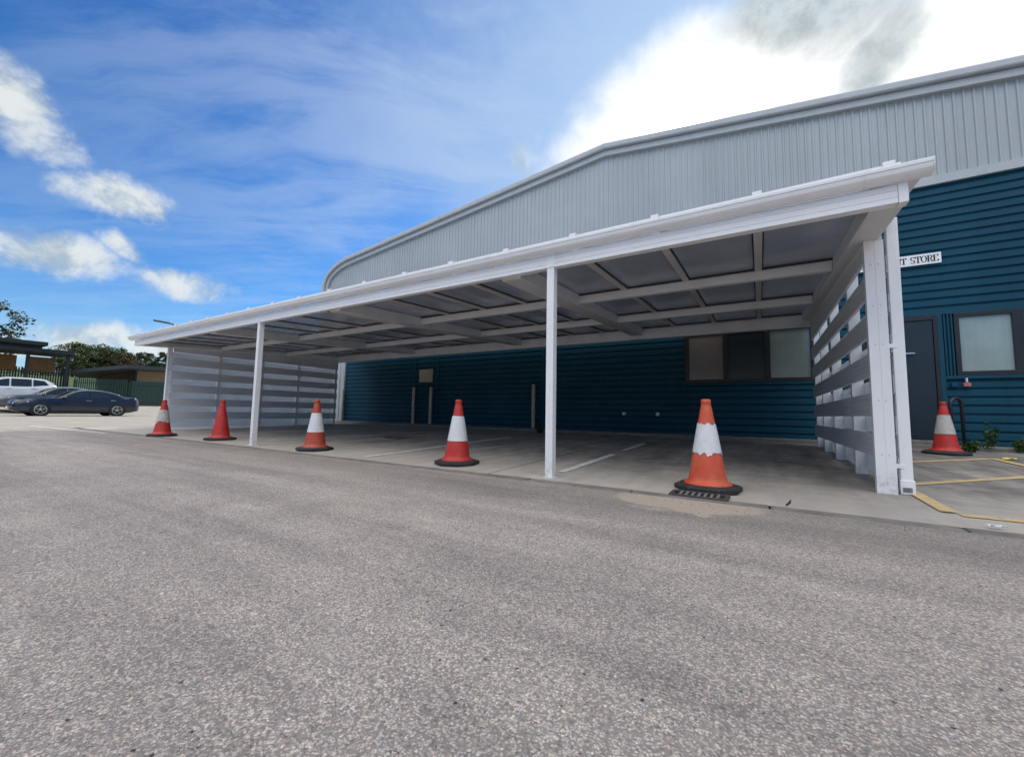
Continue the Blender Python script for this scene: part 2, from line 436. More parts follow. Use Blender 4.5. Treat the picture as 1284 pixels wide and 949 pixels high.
M['paint_grey'] = car_paint('grey_car_paint', (.12,.13,.14), .4)
M['paint_black'] = car_paint('black_car_paint', (.012,.013,.015))

# ------------------------------------------------------------------ camera
cam_d = bpy.data.cameras.new('camera'); cam = bpy.data.objects.new('camera', cam_d); col.objects.link(cam)
cam_d.sensor_fit = 'HORIZONTAL'; cam_d.sensor_width = 36; cam_d.lens = 36*511/1284
cam_d.clip_start = .02; cam_d.clip_end = 2000
def rot(yaw, pitch, roll):
    f = Vector((-math.sin(yaw)*math.cos(pitch), math.cos(yaw)*math.cos(pitch), math.sin(pitch)))
    r = Vector((math.cos(yaw), math.sin(yaw), 0)); u = r.cross(f)
    r2 = r*math.cos(roll) + u*math.sin(roll); u2 = r2.cross(f)
    return Matrix((r2, u2, -f)).transposed()
cam.matrix_world = Matrix.Translation((0,0,.6)) @ rot(R(31.363), R(4.796), R(1.009)).to_4x4()
sc.camera = cam

# ------------------------------------------------------------------ terrain heights
def sst(v, a, b):
    t = max(0, min(1, (v-a)/(b-a))); return t*t*(3-2*t)
def gz(x, y):
    return .6*sst(-x, 34, 41) + 4.0*sst(-x, 57, 85) + 5*sst(-x, 90, 170)
def slab_z(y): return .022*max(0, y-3.5)

def sheet(xs, ys, zf, name, m):
    b = MB(); n = len(xs)
    vs = [(x, y, zf(x, y)) for y in ys for x in xs]
    fs = [(j*n+i, j*n+i+1, (j+1)*n+i+1, (j+1)*n+i) for j in range(len(ys)-1) for i in range(n-1)]
    b.add(vs, fs, True); o = b.build(name, m, fix=False); tag(o, kind='structure'); return o
def rng(a, b, n): return [a + (b-a)*i/n for i in range(n+1)]
tag(sheet(rng(-900,-200,10)+rng(-190,-30,60)+rng(-20,900,12), rng(-900,900,40), lambda x,y: gz(x,y)-.03, 'ground', M['grass']), 'rough grass ground spreading to the horizon')
tag(sheet([-15.5]+rng(-15,60,10), [-40,-20,3.22], lambda x,y: 0, 'road', M['road']), 'worn grey macadam road in the foreground')
tag(sheet(rng(-58,-15.5,40), [-40,-20,0,3.22,6,10,14,18,24], lambda x,y: gz(x,y)-.001, 'car_park', M['carpark']), 'pale sunlit car park surface beyond the shelter')
# slab under the shelter, falling gently toward the road
def slabz(x, y):
    e = sst(x, -17, -14.2)
    return slab_z(y)*e - .004*(1-e)
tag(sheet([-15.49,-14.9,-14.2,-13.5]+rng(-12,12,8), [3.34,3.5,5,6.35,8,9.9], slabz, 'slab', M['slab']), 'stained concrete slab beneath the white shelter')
# flush edging stones along the slab
k = MB(); x = -14.6
while x < 11.5:
    j = random.uniform(-.003, .003)
    k.box(x, x+.905, 3.225+j, 3.335, -.05, .006+random.uniform(-.002, .003)); x += .915
tag(k.build('edging', M['kerb'], bevel=.008), 'narrow concrete edging between road and slab', kind='structure')

def line(name, label, m, pts, w, dz=.005, zf=slabz):
    b = MB()
    for (x0,y0),(x1,y1) in zip(pts, pts[1:]):
        d = Vector((x1-x0, y1-y0)); n = Vector((-d.y, d.x)).normalized()*(w/2)
        seg = 8; vs = []
        for i in range(seg+1):
            px = x0 + d.x*i/seg; py = y0 + d.y*i/seg
            for sgn in (-1, 1):
                qx, qy = px+n.x*sgn, py+n.y*sgn; vs.append((qx, qy, zf(qx,qy)+dz))
        b.add(vs, [(2*i, 2*i+1, 2*i+3, 2*i+2) for i in range(seg)])
    o = b.build(name, m, fix=False); tag(o, label, kind='structure'); return o
W_, Y_ = M['whiteline'], M['yellowline']
line('bay_line', 'front length of worn white bay line by the middle post', W_, [(-1.74,3.85),(-1.76,5.62)], .085)
line('bay_line', 'rear dash of worn white bay line by the middle post', W_, [(-1.78,6.15),(-1.80,7.55)], .085)
line('bay_line', 'worn white bay line left of the striped cone', W_, [(-4.34,3.52),(-4.5,7.4)], .085)
line('bay_line', 'faint white bay line behind the dull orange cone', W_, [(-7.7,4.1),(-7.2,6.4)], .08)
line('bay_line', 'faint white bay line at the left of the shelter', W_, [(-10.2,3.9),(-10.0,6.4)], .08)
line('road_line', 'short white road line left of the shelter', W_, [(-17.2,2.75),(-12.0,3.02)], .09, zf=lambda x,y: 0)
line('hatch_line', 'yellow line along the front of the hatched bay', Y_, [(1.06,3.72),(6.5,3.72)], .085)
line('hatch_line', 'yellow line running back beneath the right screen', Y_, [(1.02,3.76),(1.02,8.2)], .085, .009)
line('hatch_line', 'nearest yellow diagonal of the hatched bay', Y_, [(1.07,4.9),(2.57,6.47)], .085)
line('hatch_line', 'farther yellow diagonal of the hatched bay', Y_, [(1.07,6.45),(2.56,7.95)], .085)
line('hatch_line', 'yellow line closing the right of the hatched bay', Y_, [(2.62,8.0),(2.62,3.77)], .085, .009)

# ------------------------------------------------------------------ warehouse
YW = 9.8
bld = empty('warehouse', (-3, YW, 0), 'large warehouse clad in teal blue below and pale grey above, with a low curved-eave gable', 'warehouse')
PER = .143
def clad_h(b, x0, x1, z0, z1):
    """horizontal ribbed sheet: crest at y=YW-.03, valley at y=YW, clipped between z0 and z1"""
    pts = []; k0 = int(math.floor(z0/PER))-1
    prof = [(0,0),(.012,-.029),(.097,-.029),(.119,0)]
    for k in range(k0, int(z1/PER)+2):
        for dz, dy in prof: pts.append((k*PER+dz, dy))
    def yat(z):
        for (za,ya),(zb,yb) in zip(pts, pts[1:]):
            if za <= z <= zb: return ya+(yb-ya)*(z-za)/max(1e-9, zb-za)
        return 0
    pr = [(yat(z0), z0)] + [(dy, z) for z, dy in pts if z0 < z < z1] + [(yat(z1), z1)]
    b.extrude(pr, x0, x1, lambda u, v, t: (t, YW+u, v))
b = MB()
for r in [(-13.28,-1.42,.2,4.75), (-1.42,.96,.2,1.31), (-1.42,.96,2.45,4.75), (.96,1.58,.2,4.75), (1.58,7.9,2.50,4.75), (2.72,7.9,.2,1.34), (5.16,7.9,1.34,2.5)]: clad_h(b, *r)
b.build('blue_cladding', M['blue'], bld)
for x in (-4.98,-9.72,-8.72): MB().box(x-.05,x+.05,YW-.042,YW+.02,.2,4.74).build('flashing', M['blue'], bld, bevel=.003)
MB().box(-1.5,1.0,YW-.05,YW+.02,1.262,1.312).build('flashing', M['blue'], bld, bevel=.003)
MB().box(1.5,7.9,YW-.05,YW+.02,2.42,2.503).build('flashing', M['blue'], bld, bevel=.003)
b = MB(); b.box(2.66,2.72,YW-.05,YW+.02,.2,2.419); b.box(2.72,5.2,YW-.055,YW+.02,1.30,1.35)
for i in range(3): b.box(2.735+i*.045,2.757+i*.045,YW-.045,YW-.004,1.352,2.418)
b.box(2.722,2.86,YW-.012,YW+.01,1.352,2.418)
b.build('jamb_flashing', M['blue'], bld, bevel=.003)
# gable outline
prof = [(-14.85,.12),(-14.85,5.42),(-14.80,5.66),(-14.67,5.88),(-14.47,6.06),(-14.20,6.21),(-13.88,6.34),(-13.5,6.425),(-13.1,6.475)]
prof += [(-13.1+(9.87*i/6), 6.475+1.033*i/6) for i in range(1,7)]
prof += [(-3.23+(10.1*i/6), 7.508-1.30*i/6) for i in range(1,7)]
prof += [(7.35,6.08),(7.75,5.86),(7.98,5.5),(8.02,5.2),(8.02,.12)]
def ztop(x):
    for (xa,za),(xb,zb) in zip(prof[1:-1], prof[2:-1]):
        if xa <= x <= xb and xb > xa: return za+(zb-za)*(x-xa)/(xb-xa)
    return 5.2
def normals():
    out = []
    for i in range(len(prof)):
        a = Vector(prof[max(i-1,0)]); c = Vector(prof[min(i+1,len(prof)-1)]); d = (c-a).normalized()
        out.append(Vector((-d.y, d.x)))
    return out
NRM = normals()
def band(n0, n1, y0, y1, i0=0, i1=None):
    b = MB(); idx = list(range(i0, i1 or len(prof))); vs = []
    for i in idx:
        p = Vector(prof[i]); q0 = p+NRM[i]*n0; q1 = p+NRM[i]*n1
        vs += [(q0.x,y0,q0.y),(q1.x,y0,q1.y),(q1.x,y1,q1.y),(q0.x,y1,q0.y)]
    fs = []
    for j in range(len(idx)-1):
        for e in range(4): fs.append((4*j+e, 4*j+(e+1)%4, 4*j+4+(e+1)%4, 4*j+4+e))
    fs += [(3,2,1,0), tuple(4*(len(idx)-1)+e for e in range(4))]
    b.add(vs, fs); return b
band(-.15, 0, YW-.20, YW+.1).build('verge_cap', M['greytrim'], bld, bevel=.03)
band(-.30, -.16, YW-.12, YW+.1).build('verge_trim', M['greytrim'], bld, bevel=.008)
band(-.05, -.002, YW+.1, YW+30).build('roof', M['roofsheet'], bld)
b = MB(); x = -14.66; ST = .125
while x < 7.85:
    e = [(0,0),(.080,0),(.090,-.022),(.115,-.022),(.125,0)]
    for (xa,ya),(xb,yb) in zip(e, e[1:]):
        z0 = 4.89
        b.add([(x+xa,YW+ya-.02,z0),(x+xb,YW+yb-.02,z0),(x+xb,YW+yb-.02,ztop(x+xb)-.2),(x+xa,YW+ya-.02,ztop(x+xa)-.2)], [(0,1,2,3)])
    x += ST
b.build('grey_cladding', M['grey'], bld, fix=False)
MB().box(-13.27,7.9,YW-.075,YW+.02,4.752,4.905).build('cladding_drip_trim', M['greytrim'], bld, bevel=.004)
b = MB()
b.box(-14.70,-13.285,YW-.03,YW+.02,.16,4.9)
for i in range(7): b.box(-14.62+i*.2,-14.58+i*.2,YW-.055,YW-.029,.16,4.9)
b.box(-13.32,-13.26,YW-.09,YW-.03,.2,4.75)
b.build('corner_panel', M['grey'], bld)
MB().box(-14.5,7.7,YW+.3,YW+29.5,.0,5.0).build('inner_wall', M['greytrim'], bld)
MB().box(-14.2,7.9,9.33,9.9,-.05,.19).build('plinth', M['conc'], bld, bevel=.012)
# windows
def window(x0, x1, z0, z1, panes, name='window'):
    f = MB(); y0, y1 = YW-.05, YW+.04
    ed = [x0] + [v for p in panes for v in p[:2]] + [x1]
    f.box(x0, x1, y0, y1, z0, panes[0][2]); f.box(x0, x1, y0, y1, panes[0][3], z1)
    for i in range(0, len(ed), 2): f.box(ed[i], ed[i+1], y0, y1, panes[0][2], panes[0][3])
    o = f.build(name, M['frame'], bld, bevel=.004)
    for a, c, za, zb, mm in panes: MB().box(a, c, YW-.012, YW+.0, za, zb).build('pane', M[mm], o)
    return o
tag(window(-1.42,.96,1.315,2.45,[(-1.335,-.655,1.395,2.365,'glass_tan'),(-.565,.115,1.395,2.365,'glass_dark'),(.205,.87,1.395,2.365,'glass_blind')]), 'black framed window of three panes beneath the shelter')
tag(window(2.862,5.16,1.352,2.42,[(2.925,3.53,1.428,2.352,'glass_pale'),(3.66,4.3,1.428,2.352,'glass_pale'),(4.42,5.08,1.428,2.352,'glass_dark')]), 'black framed window with pale blinds right of the door')
# door
d = MB().box(1.72,2.60,YW-.035,YW+.02,.262,2.335).build('door', M['navy'], bld, bevel=.004)
h = MB(); h.bar((2.20,YW-.075,1.765),(2.345,YW-.075,1.765),.018,.022); h.box(2.32,2.345,YW-.075,YW-.034,1.755,1.776); h.build('handle', M['rim'], d)
f = MB(); f.box(1.6,1.715,YW-.05,YW+.03,.2,2.42); f.box(2.605,2.66,YW-.05,YW+.03,.2,2.42); f.box(1.715,2.605,YW-.05,YW+.03,2.34,2.419); f.build('door_frame', M['frame'], bld, bevel=.003)
MB().box(1.62,2.64,9.42,YW-.03,.186,.255).build('doorstep', M['conc'], bld, bevel=.01)
# vent
v = MB().box(-9.47,-8.90,YW-.07,YW-.045,1.53,1.94); vo = v.build('vent', M['cream'], bld)
v = MB()
for i in range(7): v.bar((-9.44,YW-.082,1.565+i*.057),(-8.93,YW-.082,1.565+i*.057),.012,.03)
v.build('louvre', M['cream'], vo)
# small fittings fixed to the wall
for x, lb in ((-2.79,'left of two small white outlet stubs low on the blue wall'),(-2.02,'right of two small white outlet stubs low on the blue wall')):
    o = empty('outlet_stub', (x, YW-.03, .622), lb, 'outlet', 'white outlet stubs on the blue wall')
    MB().lathe([(.0,-.075),(.026,-.075),(.03,-.07),(.03,0)], 14, (x,YW-.03,.622), 'y').build('spout', M['cable'], o)
    MB().lathe([(.0,-.012),(.045,-.012),(.045,0)], 14, (x,YW-.03,.622), 'y').build('collar', M['cable'], o)
t_ = empty('wall_tap', (2.955, YW-.04, 1.2), 'small white fitting with a faded red base on blue cladding below the right window', 'tap')
MB().box(2.945,2.965,YW-.10,YW-.04,1.235,1.31).build('fitting', M['cable'], t_, bevel=.006)
MB().box(2.915,3.0,YW-.10,YW-.04,1.165,1.228).build('holder', M['pink'], t_, bevel=.01)
MB().box(2.77,2.845,YW-.09,YW-.035,1.16,1.24).build('junction_box', M['blue'], t_, bevel=.006)

# sign with serif lettering made of strokes
sg = empty('sign', (2.19, YW-.05, 3.33), 'white name board lettered STORE on the blue wall, partly behind the shelter post', 'sign')
MB().box(1.62,2.765,YW-.06,YW-.04,3.335,3.525).build('board', M['white_plastic'], sg)
def arc(cx, cy, rx, ry, a0, a1, n=14): return [(cx+rx*math.cos(R(a0+(a1-a0)*i/n)), cy+ry*math.sin(R(a0+(a1-a0)*i/n))) for i in range(n+1)]
G = {
 'E': ([[(.18,0),(.18,1)],[(.18,1),(.8,1)],[(.18,.52),(.62,.52)],[(.18,0),(.84,0)],[(.8,1),(.8,.8)],[(.84,0),(.84,.22)]],[(.18,0),(.18,1)],.95),
 'Q': ([arc(.5,.5,.42,.5,0,360,24),[(.5,.1),(.85,-.2)]],[],1.05),
 'U': ([[(.2,1),(.2,.32)]+arc(.5,.32,.3,.32,180,360)+[(.8,.32),(.8,1)]],[(.2,1),(.8,1)],1.05),
 'I': ([[(.3,0),(.3,1)]],[(.3,0),(.3,1)],.6),
 'P': ([[(.2,0),(.2,1)],[(.2,1),(.5,1)]+arc(.5,.74,.3,.26,90,-90)+[(.2,.48)]],[(.2,0),(.2,1)],.92),
 'M': ([[(.18,0),(.18,1)],[(.18,1),(.58,.1)],[(.58,.1),(.98,1)],[(.98,1),(.98,0)]],[(.18,0),(.98,0),(.18,1),(.98,1)],1.2),
 'N': ([[(.18,0),(.18,1)],[(.18,1),(.85,0)],[(.85,0),(.85,1)]],[(.18,0),(.18,1),(.85,1)],1.05),
 'T': ([[(.48,0),(.48,1)],[(.05,1),(.91,1)],[(.05,1),(.05,.78)],[(.91,1),(.91,.78)]],[(.48,0)],.98),
 'S': ([arc(.45,.74,.3,.26,20,260)+arc(.45,.25,.32,.25,90,-160)],[],.88),
 'O': ([arc(.5,.5,.42,.5,0,360,24)],[],1.05),
 'R': ([[(.2,0),(.2,1)],[(.2,1),(.5,1)]+arc(.5,.76,.28,.24,90,-90)+[(.2,.52)],[(.5,.52),(.9,0)]],[(.2,0),(.2,1),(.9,0)],1.0),
 ' ': ([],[],.5)}
def lettering(txt, x0, x1, z0, h, y, parent, m):
    tot = sum(G[c][2] for c in txt); sc_ = (x1-x0)/tot; x = x0; b = MB(); lay = 0
    for c in txt:
        strokes, serifs, w = G[c]
        for st in strokes:
            for (xa,za),(xb,zb) in zip(st, st[1:]):
                lay += 1; yy = y - .00002*(lay % 40)
                vert = abs(zb-za)/(abs(zb-za)+abs(xb-xa)+1e-9); th = .006 + .015*vert
                P0 = Vector((x+xa*sc_, z0+za*h)); P1 = Vector((x+xb*sc_, z0+zb*h)); dd = (P1-P0)
                if dd.length < 1e-6: continue
                nn = Vector((-dd.y, dd.x)).normalized()*(th/2); ex = dd.normalized()*.002
                q = [P0-ex-nn, P1+ex-nn, P1+ex+nn, P0-ex+nn]
                b.add([(p.x, yy, p.y) for p in q], [(0,1,2,3)])
        for sx, sz in serifs:
            lay += 1; yy = y - .00002*(lay % 40)
            cx, cz = x+sx*sc_, z0+sz*h
            b.add([(cx-.02,yy,cz-.004),(cx+.02,yy,cz-.004),(cx+.02,yy,cz+.004),(cx-.02,yy,cz+.004)], [(0,1,2,3)])
        x += w*sc_
    b.build('lettering', m, parent, fix=False)
lettering('EQUIPMENT', 1.66, 2.318, 3.375, .11, YW-.0615, sg, M['labelink'])
lettering('STORE', 2.365, 2.735, 3.375, .11, YW-.0615, sg, M['labelink'])

# ------------------------------------------------------------------ shelter
XR, XL = .865, -12.6
YF, YB = 3.50, 8.75
def rz(y): return 2.15 + .0565*(y-YF)            # underside of the roof sheets
sh = empty('shelter', (-5.8, 6, 0), 'long white aluminium car shelter with a tinted lean-to roof and slatted ends', 'shelter')
# front beam with shallow grooves
pr = [(0,2.02),(0,2.052),(.004,2.054),(.004,2.058),(0,2.06),(0,2.098),(.004,2.10),(.004,2.104),(0,2.106),(0,2.142),(.075,2.142),(.075,2.02)]
MB().extrude(pr, XL, XR-.052, lambda u,v,t: (t, YF+u, v), True).build('front_beam', M['white'], sh)
e = MB(); e.box(XR-.05, XR, YF-.004, YF+.078, 2.014, 2.146); e.build('beam_end_cap', M['white'], sh, bevel=.003)
for x in (-1.715, -7.07): MB().box(x-.05, x+.05, YF-.004, YF-.001, 2.022, 2.14).build('beam_joint_plate', M['white'], sh)
# gutter
gp = [(-.006,2.150),(-.04,2.154),(-.065,2.166),(-.078,2.180),(-.084,2.196),(-.086,2.208),(-.092,2.212),(-.094,2.232),(-.087,2.238),(-.081,2.230),(-.079,2.212),(-.074,2.198),(-.066,2.184),(-.052,2.170),(-.020,2.164),(-.012,2.236),(-.004,2.236),(-.004,2.150)]
gut = MB().extrude(gp, XL-.16, XR+.105, lambda u,v,t: (t, YF+u, v), True).build('gutter', M['white_plastic'], sh)
for a in (XL-.163, XR+.102): MB().extrude([(-.094,2.238),(-.088,2.19),(-.07,2.165),(-.01,2.149),(-.006,2.238)], a, a+.006, lambda u,v,t: (t, YF+u, v), True).build('gutter_end', M['white_plastic'], gut)
gp2 = [(u*1.03-.0005, 2.195+(v-2.195)*1.06) for u, v in gp[:8]]
x = .655; nb = 0
while x > -12.7:
    MB().extrude(gp2+[(p[0]+.012,p[1]) for p in reversed(gp2)], x-.014, x+.014, lambda u,v,t: (t, YF+u, v), True).build('gutter_bracket', M['white_plastic'], gut)
    x -= .765
# drip moulding on top of the sheets + glazing bars
ribs = []
fr = [.77, -2.215, -5.17, -8.85, -12.42]
for a, c, n in ((fr[0],fr[1],4),(fr[1],fr[2],4),(fr[2],fr[3],5),(fr[3],fr[4],5)):
    ribs += [a+(c-a)*i/n for i in range(n)]
ribs.append(fr[4])
MB().extrude([(-.012,rz(YF)+.108),(-.012,rz(YF)+.136),(.03,rz(YF)+.136),(.03,rz(YF)+.108)], XL+.03, XR-.03, lambda u,v,t: (t, YF+u, v), True).build('sheet_edge_trim', M['white'], sh)
for x in ribs:
    b = MB(); w = .03
    b.add([(x+sx*w, y, rz(y)+dz) for y in (YF+.08, YB+.86) for sx, dz in ((-1.1,-.03),(1.1,-.03),(1.1,.0),(-1.1,.0))], [(0,1,2,3),(7,6,5,4),(0,4,5,1),(1,5,6,2),(2,6,7,3),(3,7,4,0)])
    b.add([(x+sx*.03, y, rz(y)+dz) for y in (YF-.01, YB+.86) for sx, dz in ((-1,.125),(1,.125),(1,.15),(-1,.15))], [(0,1,2,3),(7,6,5,4),(0,4,5,1),(1,5,6,2),(2,6,7,3),(3,7,4,0)])
    b.build('glazing_bar', M['bar'], sh)
    MB().box(x-.032, x+.032, YF-.045, YF-.013, rz(YF)+.080, rz(YF)+.144).build('bar_end_cap', M['white_plastic'], sh, bevel=.004)
ys = [YF+.078, 5.20, 7.00, YB]
for i, (a, c) in enumerate(zip(ribs, ribs[1:])):
    x1, x0 = a-.026, c+.026
    b = MB()
    b.add([(x0,YF+.02,rz(YF)+.004),(x1,YF+.02,rz(YF)+.004),(x1,YB+.88,rz(YB+.88)+.004),(x0,YB+.88,rz(YB+.88)+.004)], [(0,1,2,3)])
    b.build('roof_sheet', M['panel'], sh, fix=False)
    s_ = MB()
    for xx in (x0+.014, x1-.014): s_.add([(xx+sx*.006, y, rz(y)+dz) for y in (YF+.08, YB) for sx, dz in ((-1,-.012),(1,-.012),(1,.002),(-1,.002))], [(0,1,2,3),(7,6,5,4),(0,4,5,1),(1,5,6,2),(2,6,7,3),(3,7,4,0)])
    for yy in (5.188, 6.988, YB-.012): s_.box(x0, x1, yy-.01, yy+.006, rz(yy)-.022, rz(yy)+.001)
    s_.build('seal', M['seal'], sh)
# inner beams
for y, dep in ((5.20,.125),(7.00,.135)):
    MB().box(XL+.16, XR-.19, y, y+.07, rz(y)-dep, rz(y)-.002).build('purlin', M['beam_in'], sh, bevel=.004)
MB().box(XL+.02, XR-.03, YB, YB+.09, 2.205, 2.447).build('rear_beam', M['beam_in'], sh, bevel=.004)
for x in fr[1:4]:
    b = MB(); w = .115
    b.add([(x+sx*w, y, rz(y)+dz) for y in (YF+.08, YB-.002) for sx, dz in ((-1,-.155),(1,-.155),(1,-.006),(-1,-.006))], [(0,1,2,3),(7,6,5,4),(0,4,5,1),(1,5,6,2),(2,6,7,3),(3,7,4,0)])
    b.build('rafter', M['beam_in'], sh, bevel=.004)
for x0, x1 in ((XR-.185, XR-.002), (XL+.002, XL+.17)):
    b = MB()
    b.add([(xx, y, rz(y)+dz) for y in (YF+.079, YB-.002) for xx, dz in ((x0,-.128),(x1,-.128),(x1,.12),(x0,.12))], [(0,1,2,3),(7,6,5,4),(0,4,5,1),(1,5,6,2),(2,6,7,3),(3,7,4,0)])
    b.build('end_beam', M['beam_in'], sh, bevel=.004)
# small white lip along the outer verge of the right end
for xx, s2 in ((XR+.05, 1), (XL-.06, -1)):
    b = MB(); b.add([(xx+dx, y, rz(y)+dz) for y in (YF+.001, YB+.88) for dx, dz in ((-.049*s2,.06),(.052*s2,.06),(.052*s2,.105),(-.049*s2,.115))], [(0,1,2,3),(7,6,5,4),(0,4,5,1),(1,5,6,2),(2,6,7,3),(3,7,4,0)])
    b.build('verge_flashing', M['white'], sh)
# front posts
def square_post(b, x, y, w, z0, z1, g=.004):
    a = w/2; q = w*.12
    p = [(-a,-a),(-q,-a),(-q+g,-a+g),(q-g,-a+g),(q,-a),(a,-a),(a,a),(-a,a)]
    b.extrude(p, z0, z1, lambda u,v,t: (x+u, y+v, t), True)
for x in (-1.715, -7.07):
    b = MB(); square_post(b, x, YF+.038, .074, slab_z(YF), 2.021)
    o = b.build('post', M['white'], sh)
    MB().box(x-.058, x+.058, YF-.02, YF+.096, -.004, .008).build('foot_plate', M['white'], o)
# slatted ends
def board(b, xin, y0, y1, z0, z1, th, s2):
    """board with four shallow ribs on both faces; xin inner face, s2 = outward sign"""
    n = 4; hgt = (z1-z0)/n; pr = []
    for i in range(n):
        za = z0+i*hgt
        pr += [(0,za),(0,za+hgt-.010),(.004,za+hgt-.008),(.004,za+hgt-.002)]
    pr2 = [(u, v) for u, v in pr] + [(0,z1)] + [(th,z1)] + [(th-u, v) for u, v in reversed(pr)]
    b.extrude(pr2, y0, y1, lambda u,v,t: (xin+u*s2, t, v), True)
GAP = .125
def screen(xin, s2, y0, y1, ys):
    edges = [y0] + [y+.035 for y in ys[:-1]] + [y1]
    for ya, yb in zip(edges, edges[1:]):
        ya += .004; yb -= .004
        for k in range(6):
            z1 = .485+.33*k; z0 = z1-.19; b = MB()
            if k == 5:
                xa, xb = xin, xin+.026*s2; ta, tb_ = rz(ya)-.10, rz(yb)-.10
                for za, zb, d in ((0,.07,0),(.072,.14,0),(.142,1,0)):
                    a0 = z0+za; la = ta if zb == 1 else z0+zb; lb = tb_ if zb == 1 else z0+zb
                    b.add([(xa,ya,a0),(xb,ya,a0),(xb,yb,a0),(xa,yb,a0),(xa,ya,la),(xb,ya,la),(xb,yb,lb),(xa,yb,lb)], [(0,3,2,1),(4,5,6,7),(0,1,5,4),(1,2,6,5),(2,3,7,6),(3,0,4,7)])
            else: board(b, xin, ya, yb, z0, z1, .026, s2)
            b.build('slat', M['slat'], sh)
            z0 = .085 if k == 0 else .148+.33*k
            z1 = .302+.33*k
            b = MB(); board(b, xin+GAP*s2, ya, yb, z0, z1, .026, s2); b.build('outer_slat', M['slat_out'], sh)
    for y in ys:
        b = MB(); xa, xb = sorted((xin+.027*s2, xin+(GAP-.001)*s2))
        b.box(xa, xb, y, y+.075, slab_z(y), rz(y)-.13); b.build('screen_post', M['white'], sh, bevel=.003)
    b = MB(); xa, xb = sorted((xin-.012*s2, xin+.03*s2))
    b.add([(x, y, rz(y)+dz) for y in (y0,y1) for x, dz in ((xa,-.155),(xb,-.155),(xb,-.125),(xa,-.125))], [(0,1,2,3),(7,6,5,4),(0,4,5,1),(1,5,6,2),(2,6,7,3),(3,7,4,0)])
    b.build('screen_rail', M['white'], sh)
screen(.792, 1, 4.37, YB, (5.45, 6.72, 7.78, 8.66))
screen(-12.30, -1, 4.16, YB, (5.17, 6.27, 7.35, 8.66))
# end posts of the screens
b = MB(); p = [(-.062,-.03),(-.004,-.03),(-.002,-.027),(.002,-.027),(.004,-.03),(.062,-.03),(.062,.03),(-.062,.03)]
b.extrude(p, slab_z(4.33), 2.06, lambda u,v,t: (.832+u, 4.335+v, t), True)
o = b.build('post', M['white'], sh)
MB().box(.775,.885,4.30,4.37,2.06,2.10).build('post_head', M['beam_in'], o)
r = MB()
for z in (.32,.75,1.2,1.52,1.86):
    for dx in (-.022,.022): r.lathe([(0,-.003),(.004,-.003),(.005,0)], 8, (.832+dx,4.304,z), 'y')
r.build('rivet', M['rim'], o)
b = MB(); square_post(b, -12.385, 4.12, .085, slab_z(4.1)-.004, 2.055); b.build('post', M['white'], sh)
# downpipe
dp = MB(); dp.box(.925,.992,4.36,4.427,.075,2.10).build
b = MB(); b.box(.925,1.0,4.36,4.43,.02,2.25); dpo = b.build('downpipe', M['white_plastic'], sh, bevel=.006)
b = MB(); b.box(.918,1.007,4.352,4.437,.02,.13); b.build('shoe', M['white_plastic'], dpo, bevel=.005)
b = MB(); b.add([(.93,4.3505,.036),(.988,4.3505,.036),(.988,4.3505,.074),(.93,4.3505,.074)], [(0,1,2,3)]); lo = b.build('sticker', M['label'], dpo, fix=False)
b = MB()
for i in range(3): b.add([(.936,4.3498,.044+i*.009),(.968+i*.006,4.3498,.044+i*.009),(.968+i*.006,4.3498,.047+i*.009),(.936,4.3498,.047+i*.009)], [(0,1,2,3)])
b.build('print', M['labelink'], lo, fix=False)
for z in (.235, 1.19):
    b = MB(); b.box(.885,.95,4.354,4.375,z-.018,z+.018); b.box(.88,.926,4.36,4.41,z-.012,z+.012); b.build('pipe_bracket', M['white_plastic'], dpo, bevel=.003)

